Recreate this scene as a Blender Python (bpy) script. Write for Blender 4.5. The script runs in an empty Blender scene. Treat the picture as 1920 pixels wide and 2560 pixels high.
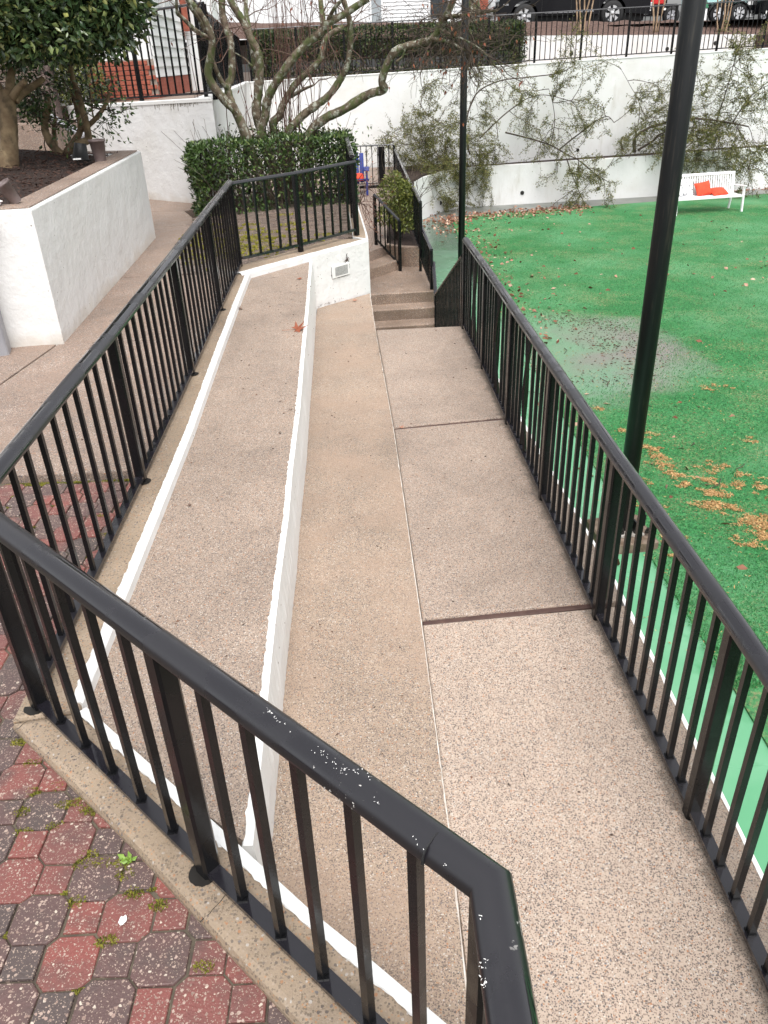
import bpy, math, random
import numpy as np
from mathutils import Vector, Matrix
random.seed(7); rng = np.random.default_rng(7)
S = bpy.context.scene; COL = S.collection
# ------------------------------------------------------------------ camera, sky, sun, exposure
cam_d = bpy.data.cameras.new('camera'); cam = bpy.data.objects.new('camera', cam_d); COL.objects.link(cam)
cam_d.sensor_fit = 'HORIZONTAL'; cam_d.sensor_width = 36.0; cam_d.lens = 36.5625
cam_d.clip_start = 0.05; cam_d.clip_end = 900
# right / down / forward axes of a phone held 2 m above the kerb, tipped 30 degrees down and rolled 2.3 degrees
_r = Vector((0.99918, -0.02034, -0.03503)); _d = Vector((-0.0405, -0.50179, -0.86404)); _f = Vector((0.0, 0.86475, -0.5022))
M_ = Matrix.Identity(4)
for i in range(3):
    M_[i][0] = _r[i]; M_[i][1] = -_d[i]; M_[i][2] = -_f[i]
M_[2][3] = 2.0
cam.matrix_world = M_
S.camera = cam
SUN_EL, SUN_AZ = math.radians(62), math.radians(166)
W = bpy.data.worlds.new('World'); S.world = W; W.use_nodes = True
wn = W.node_tree; wn.nodes.clear()
sky = wn.nodes.new('ShaderNodeTexSky'); sky.sky_type = 'NISHITA'; sky.sun_disc = False
sky.sun_elevation = SUN_EL; sky.sun_rotation = SUN_AZ; sky.dust_density = 4.0; sky.air_density = 1.0; sky.ozone_density = 1.0
hs = wn.nodes.new('ShaderNodeHueSaturation'); hs.inputs['Saturation'].default_value = 0.12
bg = wn.nodes.new('ShaderNodeBackground'); bg.inputs['Strength'].default_value = 0.15
wo = wn.nodes.new('ShaderNodeOutputWorld')
wn.links.new(sky.outputs[0], hs.inputs['Color']); wn.links.new(hs.outputs[0], bg.inputs[0]); wn.links.new(bg.outputs[0], wo.inputs[0])
sd = bpy.data.lights.new('sun', 'SUN'); sd.energy = 1.0; sd.angle = math.radians(40); sd.color = (1.0, 0.97, 0.93)
sun = bpy.data.objects.new('sun', sd); COL.objects.link(sun)
sdir = Vector((math.sin(SUN_AZ) * math.cos(SUN_EL), math.cos(SUN_AZ) * math.cos(SUN_EL), math.sin(SUN_EL)))
sun.rotation_euler = sdir.to_track_quat('Z', 'Y').to_euler(); sun.location = (0, 0, 30)
S.view_settings.view_transform = 'Standard'; S.view_settings.look = 'None'
S.view_settings.gamma = 1.0; S.view_settings.use_curve_mapping = False
S.view_settings.exposure = 0.85
S.render.engine = 'CYCLES'; S.cycles.max_bounces = 6; S.cycles.diffuse_bounces = 3; S.cycles.glossy_bounces = 3
S.cycles.transmission_bounces = 3; S.cycles.use_denoising = True

# ------------------------------------------------------------------ materials
MAT = {}
class NT:
    def __init__(s, name):
        s.m = bpy.data.materials.new(name); s.m.use_nodes = True; s.t = s.m.node_tree
        s.b = s.t.nodes['Principled BSDF']; MAT[name] = s.m
        g = s.t.nodes.new('ShaderNodeNewGeometry'); s.pos = g.outputs['Position']
    def n(s, typ, **kw):
        x = s.t.nodes.new(typ)
        for k, v in kw.items():
            if k in x.inputs: x.inputs[k].default_value = v
            else: setattr(x, k, v)
        return x
    def l(s, a, b): s.t.links.new(a, b)
    def scaled(s, v):
        x = s.n('ShaderNodeVectorMath', operation='MULTIPLY'); s.l(s.pos, x.inputs[0]); x.inputs[1].default_value = v; return x.outputs[0]
    def noise(s, scale, detail=4, vec=None, rough=0.55):
        x = s.n('ShaderNodeTexNoise', Scale=scale, Detail=detail, Roughness=rough); s.l(vec or s.pos, x.inputs['Vector']); return x.outputs['Fac']
    def vor(s, scale, feature='F1', vec=None, rnd=1.0):
        x = s.n('ShaderNodeTexVoronoi', feature=feature, Scale=scale, Randomness=rnd); s.l(vec or s.pos, x.inputs['Vector']); return x
    def ramp(s, fac, stops, interp='LINEAR'):
        x = s.n('ShaderNodeValToRGB'); x.color_ramp.interpolation = interp
        e = x.color_ramp.elements
        while len(e) < len(stops): e.new(0.5)
        for k, (p, c) in enumerate(stops):
            e[k].position = p; e[k].color = (c, c, c, 1) if isinstance(c, (int, float)) else (*c, 1)
        s.l(fac, x.inputs[0]); return x.outputs[0]
    def mix(s, fac, a, b, mode='MIX'):
        x = s.n('ShaderNodeMix', data_type='RGBA', blend_type=mode)
        for v, i in ((fac, 0), (a, 6), (b, 7)):
            if hasattr(v, 'is_linked'): s.l(v, x.inputs[i])
            elif i == 0: x.inputs[0].default_value = v
            else: x.inputs[i].default_value = (*v, 1)
        return x.outputs[2]
    def math(s, op, a, b=0.0):
        x = s.n('ShaderNodeMath', operation=op)
        for v, i in ((a, 0), (b, 1)):
            if hasattr(v, 'is_linked'): s.l(v, x.inputs[i])
            else: x.inputs[i].default_value = v
        return x.outputs[0]
    def bump(s, h, strength=0.3, dist=0.01):
        x = s.n('ShaderNodeBump', Strength=strength, Distance=dist); s.l(h, x.inputs['Height']); s.l(x.outputs[0], s.b.inputs['Normal'])
    def col(s, c):
        if hasattr(c, 'is_linked'): s.l(c, s.b.inputs['Base Color'])
        else: s.b.inputs['Base Color'].default_value = (*c, 1)
    def rough(s, r):
        if hasattr(r, 'is_linked'): s.l(r, s.b.inputs['Roughness'])
        else: s.b.inputs['Roughness'].default_value = r
    def xyz(s):
        x = s.n('ShaderNodeSeparateXYZ'); s.l(s.pos, x.inputs[0]); return x.outputs

def aggregate(name, matrix, stones, scale=115, big=48, stain=(0.72, 1.06), edge=None, rough=(0.5, 0.75), tint=None):
    """washed exposed-aggregate concrete: small stones set in a pale matrix, a few big ones, cloudy stains"""
    m = NT(name)
    wob = m.n('ShaderNodeVectorMath', operation='ADD')
    wn_ = m.n('ShaderNodeTexNoise', Scale=scale * 0.9, Detail=1); m.l(m.pos, wn_.inputs['Vector'])
    sc = m.n('ShaderNodeVectorMath', operation='SCALE'); m.l(wn_.outputs['Color'], sc.inputs[0]); sc.inputs['Scale'].default_value = 0.6 / scale
    m.l(m.pos, wob.inputs[0]); m.l(sc.outputs[0], wob.inputs[1])
    P = wob.outputs[0]
    v1 = m.vor(scale, 'F1', P); sep = m.n('ShaderNodeSeparateColor'); m.l(v1.outputs['Color'], sep.inputs[0])
    c1 = m.ramp(sep.outputs[0], stones, 'CONSTANT')
    d1 = m.math('LESS_THAN', v1.outputs['Distance'], 0.56)
    r1 = m.math('MULTIPLY', d1, m.math('GREATER_THAN', sep.outputs[1], 0.2))
    base = m.mix(r1, matrix, c1)
    v2 = m.vor(big, 'F1', P); sep2 = m.n('ShaderNodeSeparateColor'); m.l(v2.outputs['Color'], sep2.inputs[0])
    b = m.math('MULTIPLY', m.math('LESS_THAN', v2.outputs['Distance'], 0.36), m.math('GREATER_THAN', sep2.outputs[1], 0.72))
    c2 = m.ramp(sep2.outputs[0], [(0, (0.13, 0.105, 0.095)), (0.45, (0.2, 0.165, 0.14)), (0.62, (0.42, 0.2, 0.1)), (0.72, (0.5, 0.46, 0.42)), (0.86, (0.16, 0.15, 0.16))], 'CONSTANT')
    base = m.mix(b, base, c2)
    lo = m.noise(1.1, 5); mid = m.noise(7, 4)
    k = m.math('ADD', m.math('MULTIPLY', lo, 0.7), m.math('MULTIPLY', mid, 0.3))
    st = m.ramp(k, [(0.32, stain[0]), (0.62, stain[1])])
    base = m.mix(1.0, base, st, 'MULTIPLY')
    if tint:
        base = m.mix(m.ramp(m.noise(2.3, 4), [(0.42, 0.0), (0.7, 0.55)]), base, tint)
    if edge: base = edge(m, base)
    m.col(base)
    m.rough(m.ramp(mid, [(0.3, rough[0]), (0.7, rough[1])]))
    h = m.math('SUBTRACT', 1.0, v1.outputs['Distance'])
    m.bump(m.math('ADD', m.math('MULTIPLY', h, 0.6), m.noise(scale * 1.6, 2)), 0.35, 0.0035)
    return m.m
WALKSTONES = [(0, (0.29, 0.215, 0.17)), (0.24, (0.4, 0.3, 0.235)), (0.38, (0.135, 0.105, 0.09)), (0.58, (0.49, 0.385, 0.31)), (0.76, (0.185, 0.143, 0.12)), (0.92, (0.42, 0.2, 0.095)), (0.95, (0.62, 0.58, 0.52))]
def right_edge(m, base):
    # algae creeping in from under the railing, broken up by noise
    o = m.xyz()
    line = m.math('ADD', 1.07, m.math('MULTIPLY', o[1], -0.0275))
    d = m.math('SUBTRACT', line, o[0])
    f = m.ramp(m.math('ADD', d, m.math('MULTIPLY', m.math('SUBTRACT', m.noise(11, 6, None, 0.7), 0.5), -0.2)), [(0.0, 0.55), (0.035, 0.0)])
    return m.mix(f, base, (0.075, 0.06, 0.045))
aggregate('walkway_aggregate', (0.51, 0.405, 0.325), WALKSTONES, 225, 108, (0.8, 1.04), right_edge)
aggregate('dimmed_walkway_aggregate', (0.41, 0.32, 0.255), WALKSTONES, 225, 108, (0.72, 1.02), right_edge)  # far slabs: weaker light at grazing angles put into a darker colour
aggregate('slab_aggregate', (0.365, 0.285, 0.225), WALKSTONES, 225, 110, (0.72, 1.03))
aggregate('tan_aggregate', (0.4, 0.305, 0.225), WALKSTONES, 225, 110, (0.74, 1.03), tint=(0.37, 0.26, 0.19))
aggregate('kerb_concrete', (0.37, 0.285, 0.205), [(0, (0.34, 0.26, 0.19)), (0.5, (0.2, 0.155, 0.115)), (0.75, (0.4, 0.32, 0.25)), (0.93, (0.45, 0.25, 0.13))], 170, 80, (0.6, 1.05), tint=(0.28, 0.21, 0.14))
aggregate('path_concrete', (0.29, 0.215, 0.175), WALKSTONES, 170, 70, (0.6, 1.05), tint=(0.27, 0.19, 0.145))
aggregate('step_concrete', (0.33, 0.235, 0.175), WALKSTONES, 110, 45, (0.55, 1.05), tint=(0.2, 0.14, 0.1))

aggregate('dark_riser', (0.19, 0.135, 0.095), WALKSTONES, 225, 110, (0.6, 1.0), tint=(0.1, 0.07, 0.045))  # darker concrete tone used on the far step risers
def white_paint(name, base=(0.75, 0.75, 0.74), dirt=0.5, streak=0.5, lumps=0.5, foot=False):
    m = NT(name)
    o = m.scaled((3.1, 3.1, 0.6)); s1 = m.noise(2.0, 6, o)
    f = m.math('MULTIPLY', m.ramp(s1, [(0.54, 0.0), (0.8, streak)]), m.ramp(m.noise(0.8, 3), [(0.42, 0.0), (0.62, 1.0)]))
    c = m.mix(f, base, (0.52, 0.5, 0.45))
    f2 = m.ramp(m.noise(1.3, 6), [(0.5, 0.0), (0.8, dirt)])
    c = m.mix(f2, c, (0.6, 0.575, 0.52))
    sp = m.vor(16); f3 = m.math('MULTIPLY', m.math('LESS_THAN', sp.outputs['Distance'], 0.075), m.math('GREATER_THAN', m.noise(3.1, 2), 0.56))
    c = m.mix(f3, c, (0.18, 0.15, 0.12))
    if foot:
        o2 = m.xyz(); hh = m.math('SUBTRACT', o2[2], m.math('ADD', m.math('MULTIPLY', o2[1], 0.0245), -0.1037))
        c = m.mix(m.ramp(m.math('ADD', m.math('ADD', hh, 0.5), m.math('MULTIPLY', m.noise(3, 6, None, 0.7), -0.4)), [(0.26, 0.55), (0.42, 0.0)]), c, (0.5, 0.42, 0.32))
    m.col(c); m.rough(0.62)
    h = m.math('ADD', m.math('MULTIPLY', m.noise(4.0, 7), 1.3), m.math('MULTIPLY', m.noise(38, 3), 0.2))
    m.bump(h, lumps, 0.035)
    return m
white_paint('white_masonry_paint'); white_paint('white_edge_paint', (0.78, 0.78, 0.765), 0.35, 0.3, 0.25)
white_paint('planter_white_paint', dirt=0.22, streak=0.35, foot=True, lumps=0.45); white_paint('ramp_white_paint', (0.75, 0.75, 0.745), 0.6, 0.6, 0.5, foot=True)
m = white_paint('weathered_white_wall', (0.76, 0.76, 0.755), 0.6, 0.6, 0.4)

m = NT('black_rail_paint')
m.col(m.mix(m.ramp(m.noise(60, 3), [(0.62, 0.0), (0.72, 0.3)]), (0.005, 0.005, 0.006), (0.014, 0.013, 0.013)))
m.rough(m.ramp(m.noise(7, 5), [(0.4, 0.16), (0.62, 0.34)])); m.b.inputs['Specular IOR Level'].default_value = 0.3
m.bump(m.noise(140, 3), 0.12, 0.002)
for nm in ('handrail_paint', 'chipped_rail_paint'):   # wet gloss, dulled in patches; near the camera a few chips down to primer
    m = NT(nm); c = (0.0095, 0.0085, 0.012)  # lavender base puts the sky sheen of the rail tops into the colour
    if nm[0] == 'c':
        patch = m.ramp(m.noise(3.3, 2), [(0.56, 0.0), (0.62, 1.0)])
        c = m.mix(m.math('MULTIPLY', m.math('GREATER_THAN', m.noise(70, 5), 0.655), patch), c, (0.55, 0.53, 0.5))
    m.col(c); m.rough(m.ramp(m.noise(4, 6, m.scaled((1, 1, 2))), [(0.46, 0.06), (0.53, 0.36)]))
    m.b.inputs['Specular IOR Level'].default_value = 0.8; m.b.inputs['Coat Weight'].default_value = 0.25; m.b.inputs['Coat Roughness'].default_value = 0.3
    m.bump(m.noise(45, 3), 0.05, 0.002)
m = NT('pole_paint'); st = m.noise(6, 5, m.scaled((9, 9, 0.6)))
m.col(m.mix(m.ramp(st, [(0.55, 0.0), (0.75, 0.6)]), (0.007, 0.008, 0.009), (0.045, 0.04, 0.032))); m.rough(0.42); m.b.inputs['Specular IOR Level'].default_value = 0.3
m = NT('near_black'); m.col((0.012, 0.01, 0.008)); m.rough(0.5)  # near-black for cracks, bolts and the painted shade inside holes and gaps

def paver(name, a, b, chips=0.82):
    m = NT(name)
    oi = m.n('ShaderNodeObjectInfo')
    c = m.mix(oi.outputs['Random'], a, b)
    lo = m.noise(9, 4)
    c = m.mix(m.ramp(lo, [(0.45, 0.0), (0.72, 0.75)]), c, (0.075, 0.06, 0.055))
    wv = m.n('ShaderNodeTexNoise', Scale=90.0, Detail=2); m.l(m.pos, wv.inputs['Vector']); ws = m.n('ShaderNodeVectorMath', operation='SCALE'); m.l(wv.outputs['Color'], ws.inputs[0]); ws.inputs['Scale'].default_value = 0.012
    wa = m.n('ShaderNodeVectorMath', operation='ADD'); m.l(m.pos, wa.inputs[0]); m.l(ws.outputs[0], wa.inputs[1])
    v = m.vor(95, 'F1', wa.outputs[0]); sp = m.n('ShaderNodeSeparateColor'); m.l(v.outputs['Color'], sp.inputs[0])
    f = m.math('MULTIPLY', m.math('LESS_THAN', v.outputs['Distance'], m.math('MULTIPLY', sp.outputs[2], 0.5)), m.math('GREATER_THAN', sp.outputs[0], 0.5))
    c = m.mix(f, c, m.ramp(sp.outputs[1], [(0, (0.4, 0.3, 0.25)), (0.4, (0.25, 0.17, 0.14)), (0.7, (0.34, 0.24, 0.2)), (0.9, (0.52, 0.45, 0.37))], 'CONSTANT'))
    v2 = m.vor(210, 'F1', wa.outputs[0]); sp2 = m.n('ShaderNodeSeparateColor'); m.l(v2.outputs['Color'], sp2.inputs[0])
    f2 = m.math('MULTIPLY', m.math('LESS_THAN', v2.outputs['Distance'], 0.36), m.math('GREATER_THAN', sp2.outputs[0], 0.62))
    c = m.mix(f2, c, (0.33, 0.25, 0.2))
    m.col(c); m.rough(m.ramp(lo, [(0.3, 0.4), (0.7, 0.6)]))
    m.bump(m.math('ADD', m.noise(150, 3), m.math('MULTIPLY', v.outputs['Distance'], 0.5)), 0.5, 0.004)
paver('red_paver', (0.235, 0.072, 0.06), (0.17, 0.07, 0.062)); paver('dark_paver', (0.085, 0.064, 0.06), (0.125, 0.07, 0.065))
paver('brown_paver', (0.115, 0.085, 0.068), (0.16, 0.115, 0.09))
def plain(name, c1, c2=None, rough=0.6, scale=8, bump=0.2, bs=40, spec=None, dist=0.01):
    m = NT(name)
    m.col(c1 if c2 is None else m.mix(m.ramp(m.noise(scale, 5), [(0.35, 0.0), (0.68, 1.0)]), c1, c2))
    m.rough(rough)
    if bump: m.bump(m.noise(bs, 4), bump, dist)
    if spec is not None: m.b.inputs['Specular IOR Level'].default_value = spec
    return m
plain('dark_mould', (0.2, 0.18, 0.15), (0.4, 0.38, 0.34), 0.9, 40)
plain('faded_white_paint', (0.7, 0.66, 0.6), (0.42, 0.35, 0.29), 0.7, 14)
plain('joint_sand', (0.07, 0.055, 0.042), (0.12, 0.1, 0.07), 0.9, 30)
plain('moss', (0.13, 0.14, 0.012), (0.28, 0.25, 0.035), 0.9, 45, 0.6, 160)
plain('yellow_moss', (0.3, 0.27, 0.03), (0.2, 0.2, 0.025), 0.9, 30, 0.6, 120)
plain('weed_leaf', (0.14, 0.26, 0.03), (0.22, 0.33, 0.05), 0.5, 60)
plain('mulch_soil', (0.02, 0.01, 0.007), (0.045, 0.023, 0.016), 0.95, 18, 0.9, 55, dist=0.04)
plain('mulch_chip', (0.035, 0.016, 0.011), (0.085, 0.043, 0.03), 0.9, 25)
plain('upper_mulch', (0.085, 0.05, 0.04), (0.16, 0.1, 0.08), 0.95, 14, 0.8, 30, dist=0.05)
plain('soil', (0.05, 0.035, 0.025), (0.09, 0.065, 0.045), 0.95, 3)
plain('asphalt', (0.05, 0.05, 0.052), (0.07, 0.07, 0.07), 0.8, 3)
plain('joint_plank', (0.06, 0.03, 0.025), (0.1, 0.055, 0.042), 0.7, 20)
plain('brick', (0.3, 0.075, 0.045), (0.4, 0.12, 0.075), 0.75, 9, 0.3, 60)
plain('mortar', (0.35, 0.3, 0.26), (0.28, 0.24, 0.2), 0.9, 20)
plain('white_siding', (0.82, 0.82, 0.82), (0.74, 0.74, 0.74), 0.5, 2, 0)
plain('white_trim', (0.84, 0.84, 0.84), None, 0.45, 2, 0)
plain('white_powder_coat', (0.86, 0.86, 0.88), None, 0.35, 2, 0)
plain('orange_fabric', (0.75, 0.075, 0.03), (0.62, 0.055, 0.022), 0.85, 9, 0.3, 30)
plain('blue_paint', (0.012, 0.03, 0.2), (0.016, 0.04, 0.25), 0.5, 4)
plain('grey_metal', (0.32, 0.32, 0.34), (0.26, 0.26, 0.28), 0.45, 5)
plain('plinth_concrete', (0.2, 0.15, 0.115), (0.1, 0.065, 0.04), 0.8, 14, 0.4)
plain('base_plate_metal', (0.42, 0.4, 0.37), (0.2, 0.17, 0.14), 0.55, 25, 0.3)
plain('pot_plastic', (0.12, 0.085, 0.08), (0.18, 0.14, 0.135), 0.5, 12, 0.2)
plain('black_plastic', (0.012, 0.012, 0.012), None, 0.5, 4, 0)
plain('paper_white', (0.8, 0.79, 0.77), None, 0.6, 4, 0)
plain('truck_black', (0.006, 0.006, 0.008), None, 0.12, 2, 0); MAT['truck_black'].node_tree.nodes['Principled BSDF'].inputs['Specular IOR Level'].default_value = 0.25
plain('tyre_rubber', (0.015, 0.015, 0.016), None, 0.75, 2, 0)
plain('alloy', (0.7, 0.7, 0.72), None, 0.3, 2, 0); MAT['alloy'].node_tree.nodes['Principled BSDF'].inputs['Metallic'].default_value = 0.8
plain('chrome', (0.75, 0.75, 0.77), None, 0.15, 2, 0); MAT['chrome'].node_tree.nodes['Principled BSDF'].inputs['Metallic'].default_value = 1.0
plain('red_paint', (0.6, 0.02, 0.02), None, 0.3, 2, 0)
plain('teal_paint', (0.42, 0.66, 0.64), None, 0.4, 2, 0)
plain('green_paint', (0.02, 0.16, 0.07), None, 0.5, 2, 0)
plain('amber_lens', (0.6, 0.16, 0.03), None, 0.3, 2, 0)
plain('hivis', (0.45, 0.75, 0.03), None, 0.6, 2, 0)
m = plain('window_glass', (0.3, 0.33, 0.35), (0.4, 0.43, 0.44), 0.08, 1.5, 0)
m = plain('dark_glass', (0.03, 0.035, 0.04), None, 0.06, 1.5, 0)
# bark: grey-brown with pale lichen and green moss patches
m = NT('lichen_bark')
c = m.mix(m.ramp(m.noise(10, 5), [(0.4, 0.0), (0.65, 1.0)]), (0.07, 0.05, 0.03), (0.2, 0.16, 0.115))
c = m.mix(m.ramp(m.noise(13, 5, None, 0.65), [(0.53, 0.0), (0.6, 0.85)]), c, (0.4, 0.41, 0.34))
c = m.mix(m.ramp(m.noise(7, 4, m.scaled((1.3, 1.1, 0.8))), [(0.5, 0.0), (0.6, 0.85)]), c, (0.075, 0.095, 0.028))
m.col(c); m.rough(0.9); m.bump(m.noise(45, 5, m.scaled((1, 1, 0.5))), 0.7, 0.02)
m = NT('smooth_bark')
c = m.mix(m.ramp(m.noise(6, 5), [(0.4, 0.0), (0.65, 1.0)]), (0.15, 0.1, 0.055), (0.29, 0.215, 0.125))
c = m.mix(m.ramp(m.noise(9, 5), [(0.5, 0.0), (0.66, 0.8)]), c, (0.07, 0.05, 0.028))
m.col(c); m.rough(0.85); m.bump(m.noise(30, 5), 0.4, 0.015)
plain('pale_bark', (0.26, 0.17, 0.1), (0.38, 0.27, 0.18), 0.7, 6)
plain('twig', (0.09, 0.05, 0.04), (0.16, 0.1, 0.075), 0.85, 8, 0)
plain('red_twig', (0.085, 0.04, 0.032), (0.15, 0.075, 0.058), 0.8, 8, 0)
plain('dark_twig', (0.045, 0.032, 0.025), (0.09, 0.065, 0.045), 0.9, 8, 0)
def leaf_mat(name, stops, rough=0.42, var=60):
    m = NT(name)
    g = m.n('ShaderNodeNewGeometry')
    c = m.ramp(g.outputs['Random Per Island'], stops)
    m.col(c); m.rough(rough); m.b.inputs['Specular IOR Level'].default_value = 0.5
    return m
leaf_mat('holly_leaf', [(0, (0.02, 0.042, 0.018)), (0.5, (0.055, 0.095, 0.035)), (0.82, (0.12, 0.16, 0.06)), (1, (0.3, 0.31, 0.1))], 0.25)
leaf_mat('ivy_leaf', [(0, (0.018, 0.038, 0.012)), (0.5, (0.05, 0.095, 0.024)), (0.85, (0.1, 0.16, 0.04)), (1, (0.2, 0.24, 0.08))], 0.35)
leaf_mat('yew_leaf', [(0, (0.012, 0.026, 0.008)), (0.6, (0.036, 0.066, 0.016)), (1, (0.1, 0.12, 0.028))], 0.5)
leaf_mat('spray_leaf', [(0, (0.05, 0.06, 0.015)), (0.5, (0.125, 0.135, 0.03)), (0.85, (0.2, 0.195, 0.05)), (1, (0.27, 0.21, 0.08))], 0.5)
leaf_mat('shrub_leaf', [(0, (0.07, 0.09, 0.02)), (0.6, (0.15, 0.18, 0.035)), (1, (0.26, 0.26, 0.06))], 0.45)
leaf_mat('turf_blade', [(0, (0.022, 0.18, 0.042)), (0.5, (0.05, 0.27, 0.08)), (0.9, (0.1, 0.34, 0.125)), (1, (0.28, 0.33, 0.15))], 0.6)
leaf_mat('dry_leaf', [(0, (0.14, 0.035, 0.015)), (0.6, (0.26, 0.075, 0.035)), (1, (0.35, 0.15, 0.08))], 0.7)
leaf_mat('litter_leaf', [(0, (0.12, 0.04, 0.02)), (0.4, (0.26, 0.11, 0.06)), (0.7, (0.42, 0.22, 0.15)), (1, (0.55, 0.4, 0.3))], 0.7)
leaf_mat('straw_chip', [(0, (0.38, 0.2, 0.08)), (0.5, (0.56, 0.34, 0.14)), (1, (0.64, 0.45, 0.23))], 0.8)
leaf_mat('dark_debris', [(0, (0.03, 0.02, 0.015)), (0.5, (0.09, 0.05, 0.035)), (1, (0.2, 0.1, 0.06))], 0.8)
plain('berry', (0.5, 0.02, 0.015), None, 0.3, 2, 0)
# synthetic turf with worn and silted patches
m = NT('synthetic_turf')
o = m.xyz()
base = m.mix(m.ramp(m.noise(0.8, 5), [(0.35, 0.0), (0.65, 1.0)]), (0.03, 0.215, 0.055), (0.05, 0.275, 0.085))
fine = m.noise(34, 6, None, 0.7)
base = m.mix(m.ramp(fine, [(0.4, 0.85), (0.56, 0.0)]), base, (0.005, 0.07, 0.016))
base = m.mix(m.ramp(m.noise(24, 5, None, 0.7), [(0.54, 0.0), (0.7, 0.6)]), base, (0.16, 0.3, 0.09))
side = m.ramp(m.math('ADD', o[0], m.math('MULTIPLY', m.noise(0.7, 4), 3.0)), [(0.36, 0.22), (0.48, 0.0)])
side.node.color_ramp.elements[0].position = 0.0
tan = m.math('MULTIPLY', m.ramp(m.noise(1.6, 6, None, 0.65), [(0.46, 0.0), (0.64, 0.85)]), m.ramp(m.noise(32, 4, None, 0.7), [(0.48, 0.0), (0.6, 1.0)]))
base = m.mix(tan, base, (0.3, 0.24, 0.12))
# silt left where a puddle dries
dx = m.math('DIVIDE', m.math('SUBTRACT', o[0], 2.95), 1.6); dy = m.math('DIVIDE', m.math('SUBTRACT', o[1], 11.7), 1.75)
rr = m.math('ADD', m.math('MULTIPLY', dx, dx), m.math('MULTIPLY', dy, dy))
rr = m.math('ADD', rr, m.math('MULTIPLY', m.math('SUBTRACT', m.noise(1.1, 5), 0.5), 2.2))
silt = m.ramp(m.math('MULTIPLY', rr, 0.5), [(0.42, 0.92), (0.9, 0.0)])
siltc = m.mix(m.ramp(m.math('ADD', m.noise(1.3, 5), m.math('MULTIPLY', m.math('SUBTRACT', o[0], 3.0), 0.16)), [(0.42, 0.0), (0.62, 1.0)]), (0.18, 0.31, 0.205), (0.25, 0.222, 0.208))
base = m.mix(silt, base, siltc)
wash = m.ramp(m.noise(0.5, 5), [(0.46, 0.0), (0.7, 0.6)])
base = m.mix(wash, base, (0.13, 0.35, 0.165))
m.col(base); m.rough(m.ramp(silt, [(0.1, 0.85), (0.7, 0.35)]))
m.bump(m.noise(110, 3), 0.8, 0.02)
m = NT('green_floor_paint')
base = m.mix(m.ramp(m.noise(1.3, 5), [(0.4, 0.0), (0.65, 1.0)]), (0.115, 0.35, 0.185), (0.165, 0.4, 0.235))
o = m.xyz()
worn = m.ramp(m.math('ADD', o[1], m.math('MULTIPLY', m.noise(0.9, 5), 5.0)), [(0.0, 0.0), (1.0, 0.0)])
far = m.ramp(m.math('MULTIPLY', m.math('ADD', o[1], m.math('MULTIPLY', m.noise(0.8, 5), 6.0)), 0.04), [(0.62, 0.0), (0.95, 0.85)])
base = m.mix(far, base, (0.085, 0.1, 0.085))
base = m.mix(m.ramp(m.noise(2.2, 5), [(0.6, 0.0), (0.72, 0.6)]), base, (0.025, 0.22, 0.07))
m.col(base); m.rough(m.ramp(m.noise(0.9, 3), [(0.4, 0.12), (0.65, 0.4)])); m.bump(m.noise(60, 2), 0.05, 0.003)
plain('grey_apron', (0.12, 0.13, 0.115), (0.2, 0.2, 0.18), 0.4, 2, 0.1)
m = NT('dotted_fabric')
v = m.vor(15); m.col(m.mix(m.math('LESS_THAN', v.outputs['Distance'], 0.3), (0.8, 0.79, 0.8), (0.16, 0.15, 0.17))); m.rough(0.85)

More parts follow.
